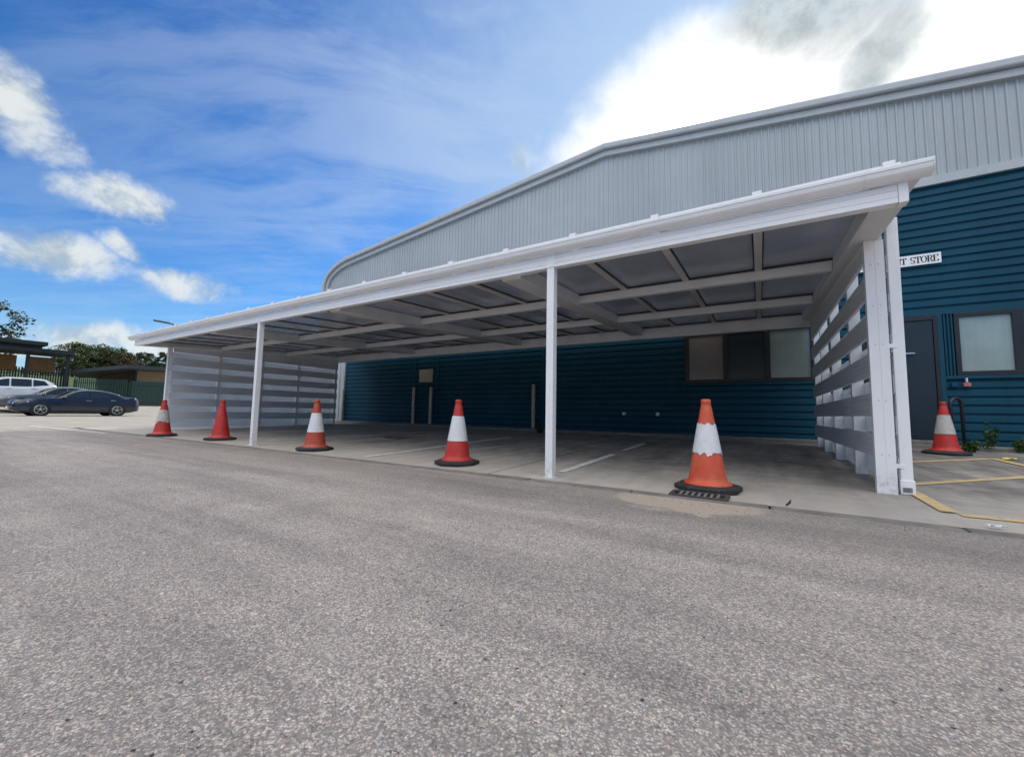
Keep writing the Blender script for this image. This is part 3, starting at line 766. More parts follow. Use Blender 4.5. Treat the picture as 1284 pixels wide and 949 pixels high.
# ------------------------------------------------------------------ cones
def make_cone(loc, rz_, label, cm, sm, z0, z1, jag=0, octo=True, h=.735, dent=0):
    o = empty('traffic_cone', loc, label, 'traffic cone', 'traffic cones in front of the shelter and door')
    L = Vector(loc)
    r0, r1 = .150, .030
    zb = .05
    def rad(z): return r0+(r1-r0)*(z-zb)/(h-zb)
    pr = [(rad(zb)+.03,zb),(rad(zb)+.028,zb+.012),(rad(zb)+.006,zb+.02)]
    pr += [(rad(z), z) for z in rng(zb+.03, h-.035, 22)]
    pr += [(r1+.008,h-.033),(r1+.008,h-.01),(r1,h),(.018,h),(.016,h-.06),(.002,h-.07)]
    b = MB(); b.lathe(pr, 40)
    b.v = [(x+L.x, y+L.y, z+L.z) for x, y, z in b.v]; b.build('body', cm, o)
    n = 8 if octo else 36
    bs = MB(); pr = [(.001,0),(.215,0),(.255,.004),(.258,.034),(.235,.046),(.17,.052),(.001,.052)] if octo else [(.001,0),(.25,0),(.262,.006),(.258,.03),(.22,.045),(.17,.05),(.001,.05)]
    bs.lathe(pr, n, L)
    if octo: bs.sm = [False]*len(bs.f)
    bo = bs.build('base', M['rubber'], o, bevel=.004 if octo else 0)
    if z1 > z0:
        N = 48; steps = [random.uniform(-1,1) for _ in range(N)]
        s1 = [0]*N; a = 0
        for k in range(N):
            if random.random() < .3: a = random.choice((-1,-.4,.3,1,1.4))
            s1[k] = a
        s2_ = s1[17:]+s1[:17]; nz = 10
        def jg(jj, k):
            if jj == 0: return jag*(s1[k] + .25*steps[k])
            if jj == nz: return jag*.6*(s2_[k] + .25*steps[(k+9)%N])
            return 0
        b = MB(); zs = rng(z0, z1, nz); base = len(b.v)
        for jj, z in enumerate(zs):
            for k in range(N):
                zz = z+jg(jj,k); a = 2*math.pi*k/N; rr = rad(zz)+.0045
                b.v.append((L.x+rr*math.cos(a), L.y+rr*math.sin(a), L.z+zz))
        for jj in range(nz):
            for k in range(N):
                a_ = base+jj*N+k; c_ = base+jj*N+(k+1)%N
                b.f.append((a_,c_,c_+N,a_+N)); b.sm.append(True)
        b.build('reflective_sleeve', sm, o, fix=False)
    o.rotation_euler.z = rz_
    return o
random.seed(11)
make_cone((-.385,3.73,.005), R(15), 'orange cone with a torn white sleeve and octagonal base beside the road gully', M['cone_orange'], M['sleeve'], .285, .53, .013)
make_cone((-2.985,3.72,.005), R(40), 'red cone with a clean wide white sleeve, just left of the middle post', M['cone_red'], M['sleeve'], .265, .545, 0)
make_cone((-5.59,3.66,.004), R(5), 'dull orange cone with a bright white sleeve, right of the left front post', M['cone_rust'], M['sleeve'], .265, .54, 0)
make_cone((-8.55,3.70,.004), R(25), 'plain red cone with no white sleeve, before the left slatted end', M['cone_red'], M['sleeve'], 0, 0)
make_cone((-10.42,3.45,.002), R(10), 'red cone with a dirty torn greyish sleeve, farthest left of the row', M['cone_red'], M['sleeve_dirty'], .27, .52, .018)
make_cone((2.31,8.47,slab_z(8.47)+.002), 0, 'red and white cone on a round base in front of the dark door', M['cone_red'], M['sleeve_dirty'], .29, .565, 0, octo=False, h=.76)

# ------------------------------------------------------------------ gullies
def gully(cx, cy, z, label, sx=.46, sy=.30, n=8):
    o = empty('drain_grate', (cx,cy,z), label, 'drain grate')
    b = MB(); fr_ = .03
    b.box(cx-sx/2,cx+sx/2,cy-sy/2,cy-sy/2+fr_,z-.03,z+.008); b.box(cx-sx/2,cx+sx/2,cy+sy/2-fr_,cy+sy/2,z-.03,z+.008)
    b.box(cx-sx/2,cx-sx/2+fr_,cy-sy/2+fr_,cy+sy/2-fr_,z-.03,z+.008); b.box(cx+sx/2-fr_,cx+sx/2,cy-sy/2+fr_,cy+sy/2-fr_,z-.03,z+.008)
    b.build('frame', M['iron'], o, bevel=.003)
    b = MB(); p = (sx-2*fr_)/n
    for i in range(1, n): b.box(cx-sx/2+fr_+i*p-p*.22,cx-sx/2+fr_+i*p+p*.22,cy-sy/2+fr_,cy+sy/2-fr_,z-.02,z+.007)
    b.build('grate_bar', M['kerb'], o, bevel=.003)
    MB().add([(cx-sx/2+fr_,cy-sy/2+fr_,z+.0025),(cx+sx/2-fr_,cy-sy/2+fr_,z+.0025),(cx+sx/2-fr_,cy+sy/2-fr_,z+.0025),(cx-sx/2+fr_,cy+sy/2-fr_,z+.0025)], [(0,1,2,3)]).build('void', M['hole'], o, fix=False)
gully(-.41, 3.395, .010, 'iron gully grate at the slab edge under the orange cone', .40, .22, 8)
gully(-6.25, 5.9, slab_z(5.9)+.004, 'small iron grate in the slab deep under the shelter', .40, .40, 7)

# loose grit swept to the slab edge and scattered over the road
random.seed(31); gr_ = MB()
for i in range(900):
    if i < 620: x, y = random.uniform(-9, 2.4), 3.2-abs(random.gauss(0, .16))
    else: x, y = random.uniform(-5, 2), random.uniform(.4, 3.2)
    r_ = random.uniform(.002, .0055)*(1.25 if random.random() < .1 else 1); a = random.uniform(0, 6.28)
    ps = [(math.cos(a+k*2.09)*r_*random.uniform(.7,1.3), math.sin(a+k*2.09)*r_*random.uniform(.7,1.3), 0) for k in range(3)]
    ps += [(math.cos(a+1+k*2.09)*r_*.7, math.sin(a+1+k*2.09)*r_*.7, r_*random.uniform(.7,1.3)) for k in range(3)]
    gr_.add([(x+p[0], y+p[1], .0005+p[2]) for p in ps], [(0,1,4,3),(1,2,5,4),(2,0,3,5),(3,4,5)])
tag(gr_.build('grit', M['grit']), 'loose grit and small stones scattered on the road beside the slab edge', kind='stuff')

# ------------------------------------------------------------------ bollards, hoop, litter
for x, y, lb in ((-13.18,9.62,'cream post at the far left corner of the blue wall'),(-9.56,9.60,'left cream post below the louvred vent'),(-8.82,9.60,'right cream post below the louvred vent'),(-5.16,9.58,'cream post against the wall nearest the middle shelter post')):
    o = empty('bollard', (x,y,.18), lb, 'bollard', 'cream posts along the blue wall')
    b = MB(); b.lathe([(.048,.18),(.048,1.335),(.042,1.352),(.025,1.362),(.001,1.365)], 18, (x,y,0)); b.build('shaft', M['bollard'], o)
    MB().lathe([(.075,.186),(.072,.205),(.05,.215)], 14, (x,y,0)).build('foot_collar', M['conc'], o)
ho = empty('hoop_barrier', (2.63,9.2,.12), 'black tubular hoop barrier beside the right hand cone', 'hoop barrier')
p0, p1 = Vector((2.55,9.05,.12)), Vector((2.71,9.17,.12)); pts = [p0, p0+Vector((0,0,.72))]
mid = (p0+p1)/2; rr = (p1-p0)/2
for i in range(1, 10):
    a = math.pi*(1-i/10); pts.append(mid+Vector((rr.x*math.cos(a), rr.y*math.cos(a), .72+.11*math.sin(a))))
pts += [p1+Vector((0,0,.72)), p1]
MB().tube(pts, .024, 12).build('hoop', M['black_metal'], ho)
MB().lathe([(.001,.02),(.05,.02),(.05,.0)], 12, p0).build('flange', M['black_metal'], ho); MB().lathe([(.001,.02),(.05,.02),(.05,.0)], 12, p1).build('flange', M['black_metal'], ho)
def crumple(name, label, c, sx, sy, m, sz=.03):
    b = MB(); nx, ny = 7, 4; vs = []
    for j in range(ny+1):
        for i in range(nx+1): vs.append((c[0]+(i/nx-.5)*sx+random.uniform(-.01,.01), c[1]+(j/ny-.5)*sy+random.uniform(-.01,.01), c[2]+.008+random.uniform(0,sz)))
    b.add(vs, [(j*(nx+1)+i,j*(nx+1)+i+1,(j+1)*(nx+1)+i+1,(j+1)*(nx+1)+i) for j in range(ny) for i in range(nx)])
    o = b.build(name, m, fix=False); tag(o, label, 'litter'); return o
crumple('litter_wrapper', 'crumpled yellow wrapper on the slab below the right window', (2.76,7.95,.1), .16, .09, M['yellowlit'])
crumple('paper_scrap', 'scrap of white paper on the edging by the yellow line', (1.11,3.40,.008), .08, .025, M['cable'], .012)
b = MB()
for i in range(26):
    a = random.uniform(0, 6.28); r_ = .04*math.sqrt(random.random())
b = MB(); b.tube([(.13,3.36,.012),(.15,3.37,.03),(.158,3.375,.05)], [.006,.008,.003], 6); tag(b.build('twig', M['bark'], None), 'short dark twig standing on the edging left of the right post', 'twig')

def leaf_cards(b, c, n, spread, size, up=0):
    for _ in range(n):
        while True:
            q = Vector((random.uniform(-1,1), random.uniform(-1,1), random.uniform(-1,1)))
            if q.length < 1: break
        p = Vector(c)+Vector((q.x*spread[0], q.y*spread[1], q.z*spread[2]))
        d = Vector((random.uniform(-1,1), random.uniform(-1,1), random.uniform(-.5,1))).normalized()
        e = d.cross(Vector((random.uniform(-1,1), random.uniform(-1,1), random.uniform(-1,1)))).normalized()
        s_ = size*random.uniform(.5,1.3)
        b.add([p-d*s_, p+e*s_*.45, p+d*s_, p-e*s_*.45], [(0,1,2,3)])
def weed(c, label, hgt, n, wd=.2):
    o = empty('weed', c, label, 'weed'); C_ = Vector(c); st = MB(); lf = MB()
    for i in range(n):
        a = random.uniform(0, 6.28); tip = C_+Vector((math.cos(a)*wd*random.random(), math.sin(a)*wd*random.random()*.6, hgt*random.uniform(.45,1)))
        b0 = C_+Vector((random.uniform(-.05,.05), random.uniform(-.04,.04), 0)); mid = (b0+tip)/2+Vector((random.uniform(-.03,.03),0,.03))
        st.tube([b0, mid, tip], [.004,.003,.0015], 5)
        for j in range(14):
            f = random.uniform(.15,1); p = b0*(1-f)+tip*f
            leaf_cards(lf, p, 2, (.04,.04,.03), .03)
    st.build('stem', M['weed'], o, fix=False); lf.build('leaves', M['weed'], o, fix=False)
weed((3.02,9.25,.17), 'tall wispy weed growing at the wall foot below the right window', .5, 6, .2)
weed((2.72,8.98,.12), 'low bushy weed beside the hoop barrier', .2, 9, .2)
weed((3.35,9.28,.16), 'small green weed at the right edge of the plinth', .2, 7, .2)
weed((-4.62,8.9,.12), 'dark weed clump on the slab by the cream post', .17, 10, .18)

# ------------------------------------------------------------------ cars
def interp(pts, x):
    if x <= pts[0][0]: return pts[0][1]
    for i in range(len(pts)-1):
        (xa,a),(xb,c) = pts[i], pts[i+1]
        if x <= xb:
            pa = pts[i-1] if i else pts[i]; pd = pts[i+2] if i+2 < len(pts) else pts[i+1]
            def sl(p, q): return (q[1]-p[1])/max(1e-6, q[0]-p[0])
            s = sl(pts[i], pts[i+1])
            m0 = (sl(pa, pts[i])+s)/2 if i else s; m1 = (s+sl(pts[i+1], pd))/2 if i+2 < len(pts) else s
            if i and sl(pa,pts[i])*s <= 0: m0 = 0
            if i+2 < len(pts) and sl(pts[i+1],pd)*s <= 0: m1 = 0
            h = xb-xa; t = (x-xa)/h
            return (2*t**3-3*t*t+1)*a + (t**3-2*t*t+t)*h*m0 + (-2*t**3+3*t*t)*c + (t**3-t*t)*h*m1
    return pts[-1][1]
def make_car(loc, heading, label, paint, top, belt, half, wheels, glass, ws, rw, tailgate=False, wr=.335):
    """car along +x (front at x=0, rear at x=length), then turned to heading"""
    Ln = top[-1][0]
    o = empty('parked_car', (0,0,0), label, 'car', 'cars in the car park')
    N = 70
    def sec(x):
        w = interp(half, x); bt = interp(belt, x); tp = max(interp(top, x), bt+.004)
        zb = .19+.10*sst(.5-x, 0, .5)+.10*sst(x-(Ln-.6), 0, .6)
        tum = (tp-bt)*.42; wt = w-.05-tum
        return w, bt, tp, zb, wt
    def pts(x):
        w, bt, tp, zb, wt = sec(x)
        cab = sst(tp-bt, .02, .15)
        return [(0,zb),(w-.10,zb),(w-.02,zb+.07),(w-.005,zb+.16),(w,.5*(zb+bt)),(w-.004,bt-.14),(w-.018,bt-.05),(w-.05,bt),
                (w-.05-(tp-bt)*.42*.5,bt+(tp-bt)*.5),(wt+.01,tp-.07*cab),(wt-.035,tp-.022*cab),(wt-.12,tp-.004),(wt*.5,tp+.012),(0,tp+.016)]
    b = MB(); K = len(pts(1)); xs = [Ln*(.5-.5*math.cos(math.pi*i/N)) for i in range(N+1)]
    for sgn in (1,-1):
        base = len(b.v)
        for x in xs:
            for y, z in pts(x): b.v.append((x, y*sgn, z))
        for i in range(N):
            for k_ in range(K-1):
                b.f.append((base+i*K+k_, base+i*K+k_+1, base+(i+1)*K+k_+1, base+(i+1)*K+k_)); b.sm.append(True)
        for i in (0, N): b.f.append(tuple(base+i*K+k_ for k_ in range(K))); b.sm.append(False)
    me = b.build('body', paint, o)
    bm = bmesh.new(); bm.from_mesh(me.data); bmesh.ops.remove_doubles(bm, verts=bm.verts, dist=.0005); bmesh.ops.recalc_face_normals(bm, faces=bm.faces); bm.to_mesh(me.data); bm.free()
    for sgn in (1,-1):
        for poly in glass:                      # polygons of (x, t) on the side of the cabin
            # resample as a strip between lower and upper edge
            g = MB(); lo, hi = poly; n = 10; vs = []
            for i in range(n+1):
                f = i/n
                for (xa,ta),(xb,tb) in (lo, hi):
                    x = xa+(xb-xa)*f; t = ta+(tb-ta)*f
                    w, bt, tp, zb, wt = sec(x); z = bt+(tp-bt-.06)*t+.0; y = w-.05-(tp-bt)*.42*((z-bt)/max(.01,tp-bt))+.012
                    vs.append((x, y*sgn, z))
            g.add(vs, [(2*i,2*i+1,2*i+3,2*i+2) for i in range(n)], True); g.build('side_window', M['car_glass'], o, fix=False)
        x = ws[0]+.28; w, bt, tp, zb, wt = sec(x)
        mb_ = MB(); mb_.lathe([(.001,-.09),(.06,-.08),(.075,0),(.06,.08),(.001,.09)], 10, (x, (w+.04)*sgn, bt+.06), 'y'); mb_.build('door_mirror', paint, o)
        w0 = interp(half, .12)
        hl = MB(); hl.add([(.06+.0, (interp(half,.06)-.02)*sgn,.60),(.55,(interp(half,.55)+.006)*sgn,.70),(.55,(interp(half,.55)-.0)*sgn,.77),(.07,(interp(half,.07)-.03)*sgn,.70)], [(0,1,2,3)]); hl.build('headlight', M['lampglass'], o, fix=False)
        xr = Ln-.03
        tl = MB(); tl.add([(Ln-.4,(interp(half,Ln-.4)+.006)*sgn,.80),(xr,(interp(half,xr)+.012)*sgn,.76),(xr,(interp(half,xr)+.004)*sgn,.93),(Ln-.3,(interp(half,Ln-.3)-.002)*sgn,.93)], [(0,1,2,3)]); tl.build('tail_light', M['redglass'], o, fix=False)
        wt_ = MB(); x0_, x1_ = ws[1]-.35, rw[0]+.30
        pp = []
        for i in range(19):
            x = x0_+(x1_-x0_)*i/18; w, bt, tp, zb, wt = sec(x); h_ = (tp-bt-.045)
            pp.append((x, (w-.05-h_*.42+.012)*sgn, bt+h_))
        wt_.tube(pp, .011, 5); wt_.build('window_trim', M['rim'], o)
        for xd in (ws[1]+.42, ws[1]+1.42):
            w, bt, tp, zb, wt = sec(xd); h_ = MB(); h_.bar((xd-.1,(w+.012)*sgn,bt-.09),(xd+.1,(w+.012)*sgn,bt-.09), .02, .03); h_.build('door_handle', M['rim'], o)
        st_ = MB(); pp = []
        for i in range(13):
            x = wheels[0]+.45+(wheels[1]-wheels[0]-.9)*i/12; w, bt, tp, zb, wt = sec(x); pp.append((x,(w-.004)*sgn,.30))
        st_.tube(pp, .02, 6); st_.build('sill_trim', M['black_metal'], o)
        for wx in wheels:
            wy = (interp(half, wx)-.10)*sgn
            a = MB(); a.lathe([(.001,.03*sgn),(.385,.03*sgn),(.385,.104*sgn),(.36,.106*sgn),(.3,.09*sgn)], 30, (wx,wy,.36), 'y'); a.build('wheel_arch', M['tyre'], o)
            a = MB(); a.lathe([(.21,.112*sgn),(.30,.118*sgn),(.335,.10*sgn),(.335,-.06*sgn),(.2,-.06*sgn)], 30, (wx,wy,.335), 'y'); wo = a.build('wheel', M['tyre'], o)
            rm = MB()
            for q in range(5):
                an = q*2*math.pi/5+.3
                for d_ in (-.10,.10):
                    rm.bar((wx+.03*math.cos(an),wy+.108*sgn,.335+.03*math.sin(an)), (wx+.215*math.cos(an+d_),wy+.116*sgn,.335+.215*math.sin(an+d_)), .014, .034, (0,1,0))
            rm.lathe([(.205,.117*sgn),(.228,.121*sgn),(.235,.11*sgn)], 30, (wx,wy,.335), 'y'); rm.lathe([(.001,.118*sgn),(.05,.116*sgn),(.05,.09*sgn)], 14, (wx,wy,.335), 'y')
            rm.build('rim', M['rim'], wo)
    for nm, (xa, xb) in (('windscreen', ws), ('rear_window', rw)):
        g = MB(); n = 8; vs = []
        for i in range(n+1):
            x = xa+(xb-xa)*i/n; w, bt, tp, zb, wt = sec(x); yy = max(.1, wt-.06)
            for yv, dz in ((-yy,.006),(-yy*.5,.022),(0,.026),(yy*.5,.022),(yy,.006)): vs.append((x, yv, tp+dz))
        g.add(vs, [(5*i+k_,5*i+k_+1,5*i+k_+6,5*i+k_+5) for i in range(n) for k_ in range(4)], True); g.build(nm, M['car_glass'], o, fix=False)
    gr = MB(); gr.box(-.012,.02,-.45,.45,.50,.62); gr.build('grille', M['black_metal'], o, bevel=.01)
    w_, bt_, tp_, zb_, wt2 = sec(Ln-.02)
    MB().box(Ln+.001, Ln+.012, -.26, .26, .56, .67).build('number_plate', M['yellowlit'], o); MB().box(-.024, -.012, -.26, .26, .36, .47).build('number_plate', M['white_plastic'], o)
    if tailgate:
        g = MB(); g.add([(Ln-.75,-.6,1.50),(Ln-.75,.6,1.50),(Ln+.25,.55,1.86),(Ln+.25,-.55,1.86),(Ln-.75,-.6,1.44),(Ln-.75,.6,1.44),(Ln+.27,.55,1.78),(Ln+.27,-.55,1.78)], [(0,1,2,3),(7,6,5,4),(0,4,5,1),(1,5,6,2),(2,6,7,3),(3,7,4,0)]); g.build('tailgate', paint, o, bevel=.02)
    o.location = loc; o.rotation_euler.z = heading
    return o
saloon = dict(top=[(0,.56),(.04,.68),(.5,.84),(1.45,.965),(2.25,1.375),(2.75,1.455),(3.25,1.44),(3.8,1.32),(4.35,1.12),(4.8,1.05),(4.93,.92),(4.96,.70)],
  belt=[(0,.54),(.3,.74),(1.3,.90),(3.0,.94),(4.3,.985),(4.8,.96),(4.96,.66)],
  half=[(0,.52),(.12,.74),(.5,.88),(1.3,.93),(3.7,.93),(4.5,.87),(4.85,.76),(4.96,.60)], wheels=(.98,3.92),
  glass=[(((1.72,.12),(2.72,.10)),((2.25,.86),(2.72,.95))), (((2.79,.10),(3.72,.12)),((2.79,.95),(3.52,.88))), (((3.79,.14),(4.05,.25)),((3.60,.86),(3.66,.80)))], ws=(1.5,2.3), rw=(3.72,4.32))
suv = dict(top=[(0,.66),(.05,.84),(.5,.98),(1.25,1.08),(1.95,1.55),(2.5,1.66),(3.4,1.65),(4.0,1.56),(4.4,1.22),(4.55,1.0),(4.6,.8)],
  belt=[(0,.62),(.3,.88),(1.2,1.0),(3.0,1.05),(4.3,1.12),(4.6,.76)], half=[(0,.58),(.12,.78),(.5,.90),(1.3,.93),(3.7,.93),(4.3,.88),(4.6,.72)], wheels=(.88,3.62),
  glass=[(((1.5,.1),(2.4,.1)),((2.0,.86),(2.4,.95))), (((2.47,.1),(3.3,.1)),((2.47,.95),(3.3,.94))), (((3.37,.1),(4.05,.3)),((3.37,.94),(3.85,.85)))], ws=(1.3,1.98), rw=(4.02,4.38))
hp = math.pi/2
make_car((-32.6,4.4,.0), hp, 'dark navy saloon parked side on at the left, nearest the shelter', M['paint_navy'], **saloon)
make_car((-36.4,4.3,.22), hp, 'grey saloon half hidden behind the navy saloon', M['paint_grey'], **saloon)
make_car((-40.2,2.9,.6), hp, 'white hatchback parked behind the grey and navy saloons', M['paint_white'], **suv)
make_car((-44.3,1.9,.6), hp, 'black hatchback with its tailgate raised behind the white hatchback', M['paint_black'], tailgate=True, **suv)

# ------------------------------------------------------------------ far structures on the left
def at(az, rg, el=None):
    return (math.sin(R(az))*rg, math.cos(R(az))*rg) + ((.6+rg*math.tan(R(el)),) if el is not None else ())
# dark timber-backed shelter
X0 = -52; sb = empty('parking_canopy', (X0, 0, .55), 'dark flat-roofed parking canopy with orange timber panels behind the cars', 'canopy')
def ycol(az): return X0/math.tan(R(az))*1.0
yr = -X0/math.tan(R(79.0)); 
MB().box(X0-3.2,X0+.9,-14,yr-1.4,5.5,5.82).build('upper_roof', M['shelter'], sb, bevel=.03)
MB().box(X0-3.4,X0+.6,-14,yr+.25,4.95,5.28).build('lower_roof', M['shelter'], sb, bevel=.03)
b = MB().box(X0-3.0,X0+.2,-14,yr-1.6,5.28,5.5); b.build('fascia', M['roofedge'], sb)
y = yr
k_ = 0
while y > -12:
    MB().box(X0-.09,X0+.09,y-.1,y+.1,.5,4.95).build('post', M['shelter'], sb)
    if k_ < 5:
        MB().box(X0-2.83,X0-2.77,y-2.0,y-.2,3.5,4.8).build('timber_panel', M['timber'], sb)
    y -= 2.3; k_ += 1
# palisade fences
def fence(p0, p1, z, h, label, step=.16):
    d = Vector((p1[0]-p0[0], p1[1]-p0[1])); L_ = d.length; u = d/L_
    o = empty('palisade_fence', (p0[0], p0[1], z), label, 'fence', 'green palisade fences beyond the car park')
    b = MB(); n = int(L_/step)
    for i in range(n):
        q = Vector(p0)+u*(i*step); b.bar((q.x,q.y,z+.06),(q.x,q.y,z+h-.04*(i%2)), .02, .085, (u.x,u.y,0))
    b.build('pales', M['greenf'], o)
    r_ = MB()
    for zz in (.35, h-.4): r_.bar((p0[0],p0[1],z+zz),(p1[0],p1[1],z+zz), .05, .05)
    r_.build('rail', M['greenf'], o)
    for i in range(int(L_/2.75)+1):
        q = Vector(p0)+u*(i*2.75); MB().bar((q.x,q.y,z-.1),(q.x,q.y,z+h-.1), .1, .1, (u.x,u.y,0)).build('fence_post', M['greenf'], o)
    return o
fence((-55.6,-6), (-55.6,11.2), gz(-55,0), 3.3, 'green palisade fence behind the dark parking canopy')
fence(at(-78.4,52)[:2], at(-74.6,50)[:2], gz(-50,10), 2.35, 'green palisade fence before the shaded left part of the brick building', .15)
fence(at(-74.5,49)[:2], at(-70.2,47)[:2], gz(-47,14), 2.2, 'dense green palisade gate run before the lit brick wall', .10)
# low brick building
bb = empty('brick_building', (-56, 17, .55), 'low buff brick building with a grey flat roof and deep overhang', 'building')
p0, p1, p2 = at(-76.9,58), at(-74.2,56), at(-69.5,58)
def wall(b, a, c, z0, z1): b.add([(a[0],a[1],z0),(c[0],c[1],z0),(c[0],c[1],z1),(a[0],a[1],z1)], [(0,1,2,3)])
bk = (p2[0]-8, p2[1]+2); b0 = (p0[0]-9, p0[1]+2)
b = MB()
for a, c in ((p1,p2),(p2,bk),(bk,b0),(b0,p0)): wall(b, a, c, .4, 4.3)
b.build('wall', M['brick'], bb)
b = MB(); wall(b, p0, p1, .4, 4.3); tag(b.build('wall', M['shaded_brick'], bb, fix=False), 'left brick wall under the overhang, its shade painted in dark brown')
def roofpoly(b, P_, z0, z1): 
    n = len(P_); vs = [(x,y,z0[i] if isinstance(z0,(list,tuple)) else z0) for i,(x,y) in enumerate(P_)]+[(x,y,(z1[i] if isinstance(z1,(list,tuple)) else z1)) for i,(x,y) in enumerate(P_)]
    b.add(vs, [tuple(reversed(range(n))), tuple(range(n,2*n))]+[(i,(i+1)%n,(i+1)%n+n,i+n) for i in range(n)])
q0, q1, q2 = at(-78.7,54), at(-74.9,53), at(-69,55.5)
b = MB(); roofpoly(b, [q0,q1,q2,(q2[0]-14,q2[1]+3),(q0[0]-12,q0[1]+3)], [3.45,4.15,4.3,4.3,3.6], [3.75,4.5,4.65,4.7,3.9]); b.build('roof', M['roofedge'], bb)
for f0, f1 in ((.12,.32),(.55,.78)):
    b = MB(); a = Vector(p0[:2]).lerp(Vector(p1[:2]), f0); c = Vector(p0[:2]).lerp(Vector(p1[:2]), f1)
    off = Vector((a.y-c.y, c.x-a.x)).normalized()*-.05
    if off.dot(Vector((-a.x,-a.y))) < 0: off = -off
    wall(b, a+off, c+off, .55, 3.0); b.build('door', M['greenf'], bb, fix=False)
dpx = Vector(p1[:2])*.995
MB().bar((dpx.x,dpx.y,.5),(dpx.x,dpx.y,4.2),.22,.22).build('downpipe', M['shelter'], bb)
# street lamp seen over the roof
lx, ly = at(-71.5, 32)[:2]
sl = empty('street_lamp', (lx,ly,0), 'grey street lamp with a flat head rising behind the shelter roof', 'street lamp')
MB().tube([(lx,ly,0),(lx,ly,2),(lx,ly,5.55)], [.075,.06,.045], 12).build('column', M['lampgrey'], sl)
a = Vector((-.316,-.949,0))
a = Vector((-.30,-.60,0)).normalized()
hd = MB(); c0 = Vector((lx,ly,5.58)); hd.bar(c0, c0+a*.25+Vector((0,0,.05)), .08, .08); hd.bar(c0+a*.2+Vector((0,0,.05)), c0+a*.95+Vector((0,0,.13)), .26, .09); hd.build('lamp_head', M['lampgrey'], sl, bevel=.02)

# ------------------------------------------------------------------ trees
def tree(name, base, h, crown_r, label, lm, n_cl=60, per=60, leaf=.16, crown_z=.55, sparse=0, seed=1, flat=1.0, group='trees beyond the car park'):
    random.seed(seed)
    o = empty(name, base, label, 'tree', group); B = Vector(base)
    tk = MB(); top = B+Vector((0,0,h*.8)); pts = [B+Vector((0,0,h*.8*i/5))+Vector((random.uniform(-1,1),random.uniform(-1,1),0))*.02*h*(i>0) for i in range(6)]
    tk.tube(pts, [h*.028*(1-.15*i) for i in range(6)], 8)
    lf = MB()
    for i in range(n_cl):
        th = random.uniform(0, 6.28); ph = random.uniform(-.75,1); rr = crown_r*(random.uniform(.35,1)**.6)
        c = B+Vector((math.cos(th)*rr*math.sqrt(max(0,1-ph*ph*.8)), math.sin(th)*rr*math.sqrt(max(0,1-ph*ph*.8)), h*crown_z+ph*h*(1-crown_z)*.95*flat))
        if i % 3 == 0:
            st = pts[random.choice((2,3,4))]; tk.tube([st, (st+c)/2+Vector((0,0,-.1)), c], [h*.010,h*.006,h*.002], 5)
        s_ = crown_r*random.uniform(.14,.30)
        leaf_cards(lf, c, int(per*random.uniform(.5,1.3)), (s_*1.2,s_*1.2,s_*.8), leaf)
    tk.build('trunk', M['bark'], o); lf.build('crown', lm, o, fix=False)
    return o
def tb(az, rg):
    x, y = at(az, rg)[:2]; return (x, y, gz(x,y)-.05)
tree('tree', tb(-84.2,72), 9.2, 3.4, 'sparse leafy tree rising above the dark parking canopy', M['leaf_dark'], 85, 34, .22, .62, seed=3)
tree('tree', tb(-78.6,88), 5.0, 2.5, 'pale green bush showing over the end of the dark canopy', M['leaf_mid'], 90, 110, .16, .5, seed=4)
tree('tree', tb(-76.4,92), 5.3, 3.4, 'broad rounded tree behind the brick building roof', M['leaf_dark'], 170, 120, .16, .48, seed=5)
tree('tree', tb(-75.3,90), 4.3, 2.4, 'brownish bush right of the broad rounded tree', M['leaf_brown'], 110, 110, .16, .48, seed=6)
tree('tree', tb(-73.5,95), 5.3, 1.7, 'small dark treetop over the lit brick wall', M['leaf_dark'], 80, 80, .15, .55, seed=7)
tree('tree', tb(-71.9,95), 5.6, 1.5, 'dark treetop beside the shelter corner post', M['leaf_dark'], 80, 80, .15, .55, seed=8)
# far greenery as one mass, plus an added light-blocking belt
random.seed(20); hb = MB()
for i in range(260):
    az = random.uniform(-96,-60); x, y = at(az, random.uniform(98,112))[:2]
    leaf_cards(hb, (x,y,gz(x,y)+random.uniform(.1,.9)), 26, (1.4,1.4,.9), .3)
for i in range(420):  # unseen leaf belt added behind the camera to cut low front light
    a_ = random.uniform(95, 262); rg_ = random.uniform(36,44); x, y = math.sin(R(a_))*rg_, math.cos(R(a_))*rg_
    leaf_cards(hb, (x,y,random.uniform(.2,6.5)), 22, (1.8,1.8,1.3), .75)
tag(hb.build('hedge_and_light_block', M['leaf_mid'], fix=False), 'green growth beyond the car park, with an unseen leaf belt added behind the camera to block low light', kind='stuff')

# ------------------------------------------------------------------ sky and sun
SUN_AZ, SUN_EL = -6.0, 35.0
wd = bpy.data.worlds.new('World'); sc.world = wd; wd.use_nodes = True
t = NT(wd.node_tree); bg = t.n['Background']; bg.inputs['Strength'].default_value = .1
sky = t.node('ShaderNodeTexSky'); sky.sky_type = 'NISHITA'; sky.sun_disc = False
sky.sun_elevation = R(SUN_EL); sky.sun_rotation = R(SUN_AZ); sky.air_density = 1.0; sky.dust_density = .6; sky.ozone_density = 2.0
co = t.node('ShaderNodeTexCoord').outputs['Generated']
dv = t.vm('NORMALIZE', co); s = t.sep(dv)
az = t.m('MULTIPLY', t.m('ARCTAN2', s[0], s[1]), 180/math.pi)
el = t.m('MULTIPLY', t.m('ARCSINE', s[2]), 180/math.pi)
inv = t.m('DIVIDE', 1, t.m('ADD', t.m('MAXIMUM', s[2], 0), .12))
pl = t.comb(t.m('MULTIPLY', s[0], inv), t.m('MULTIPLY', s[1], inv), 0.0)
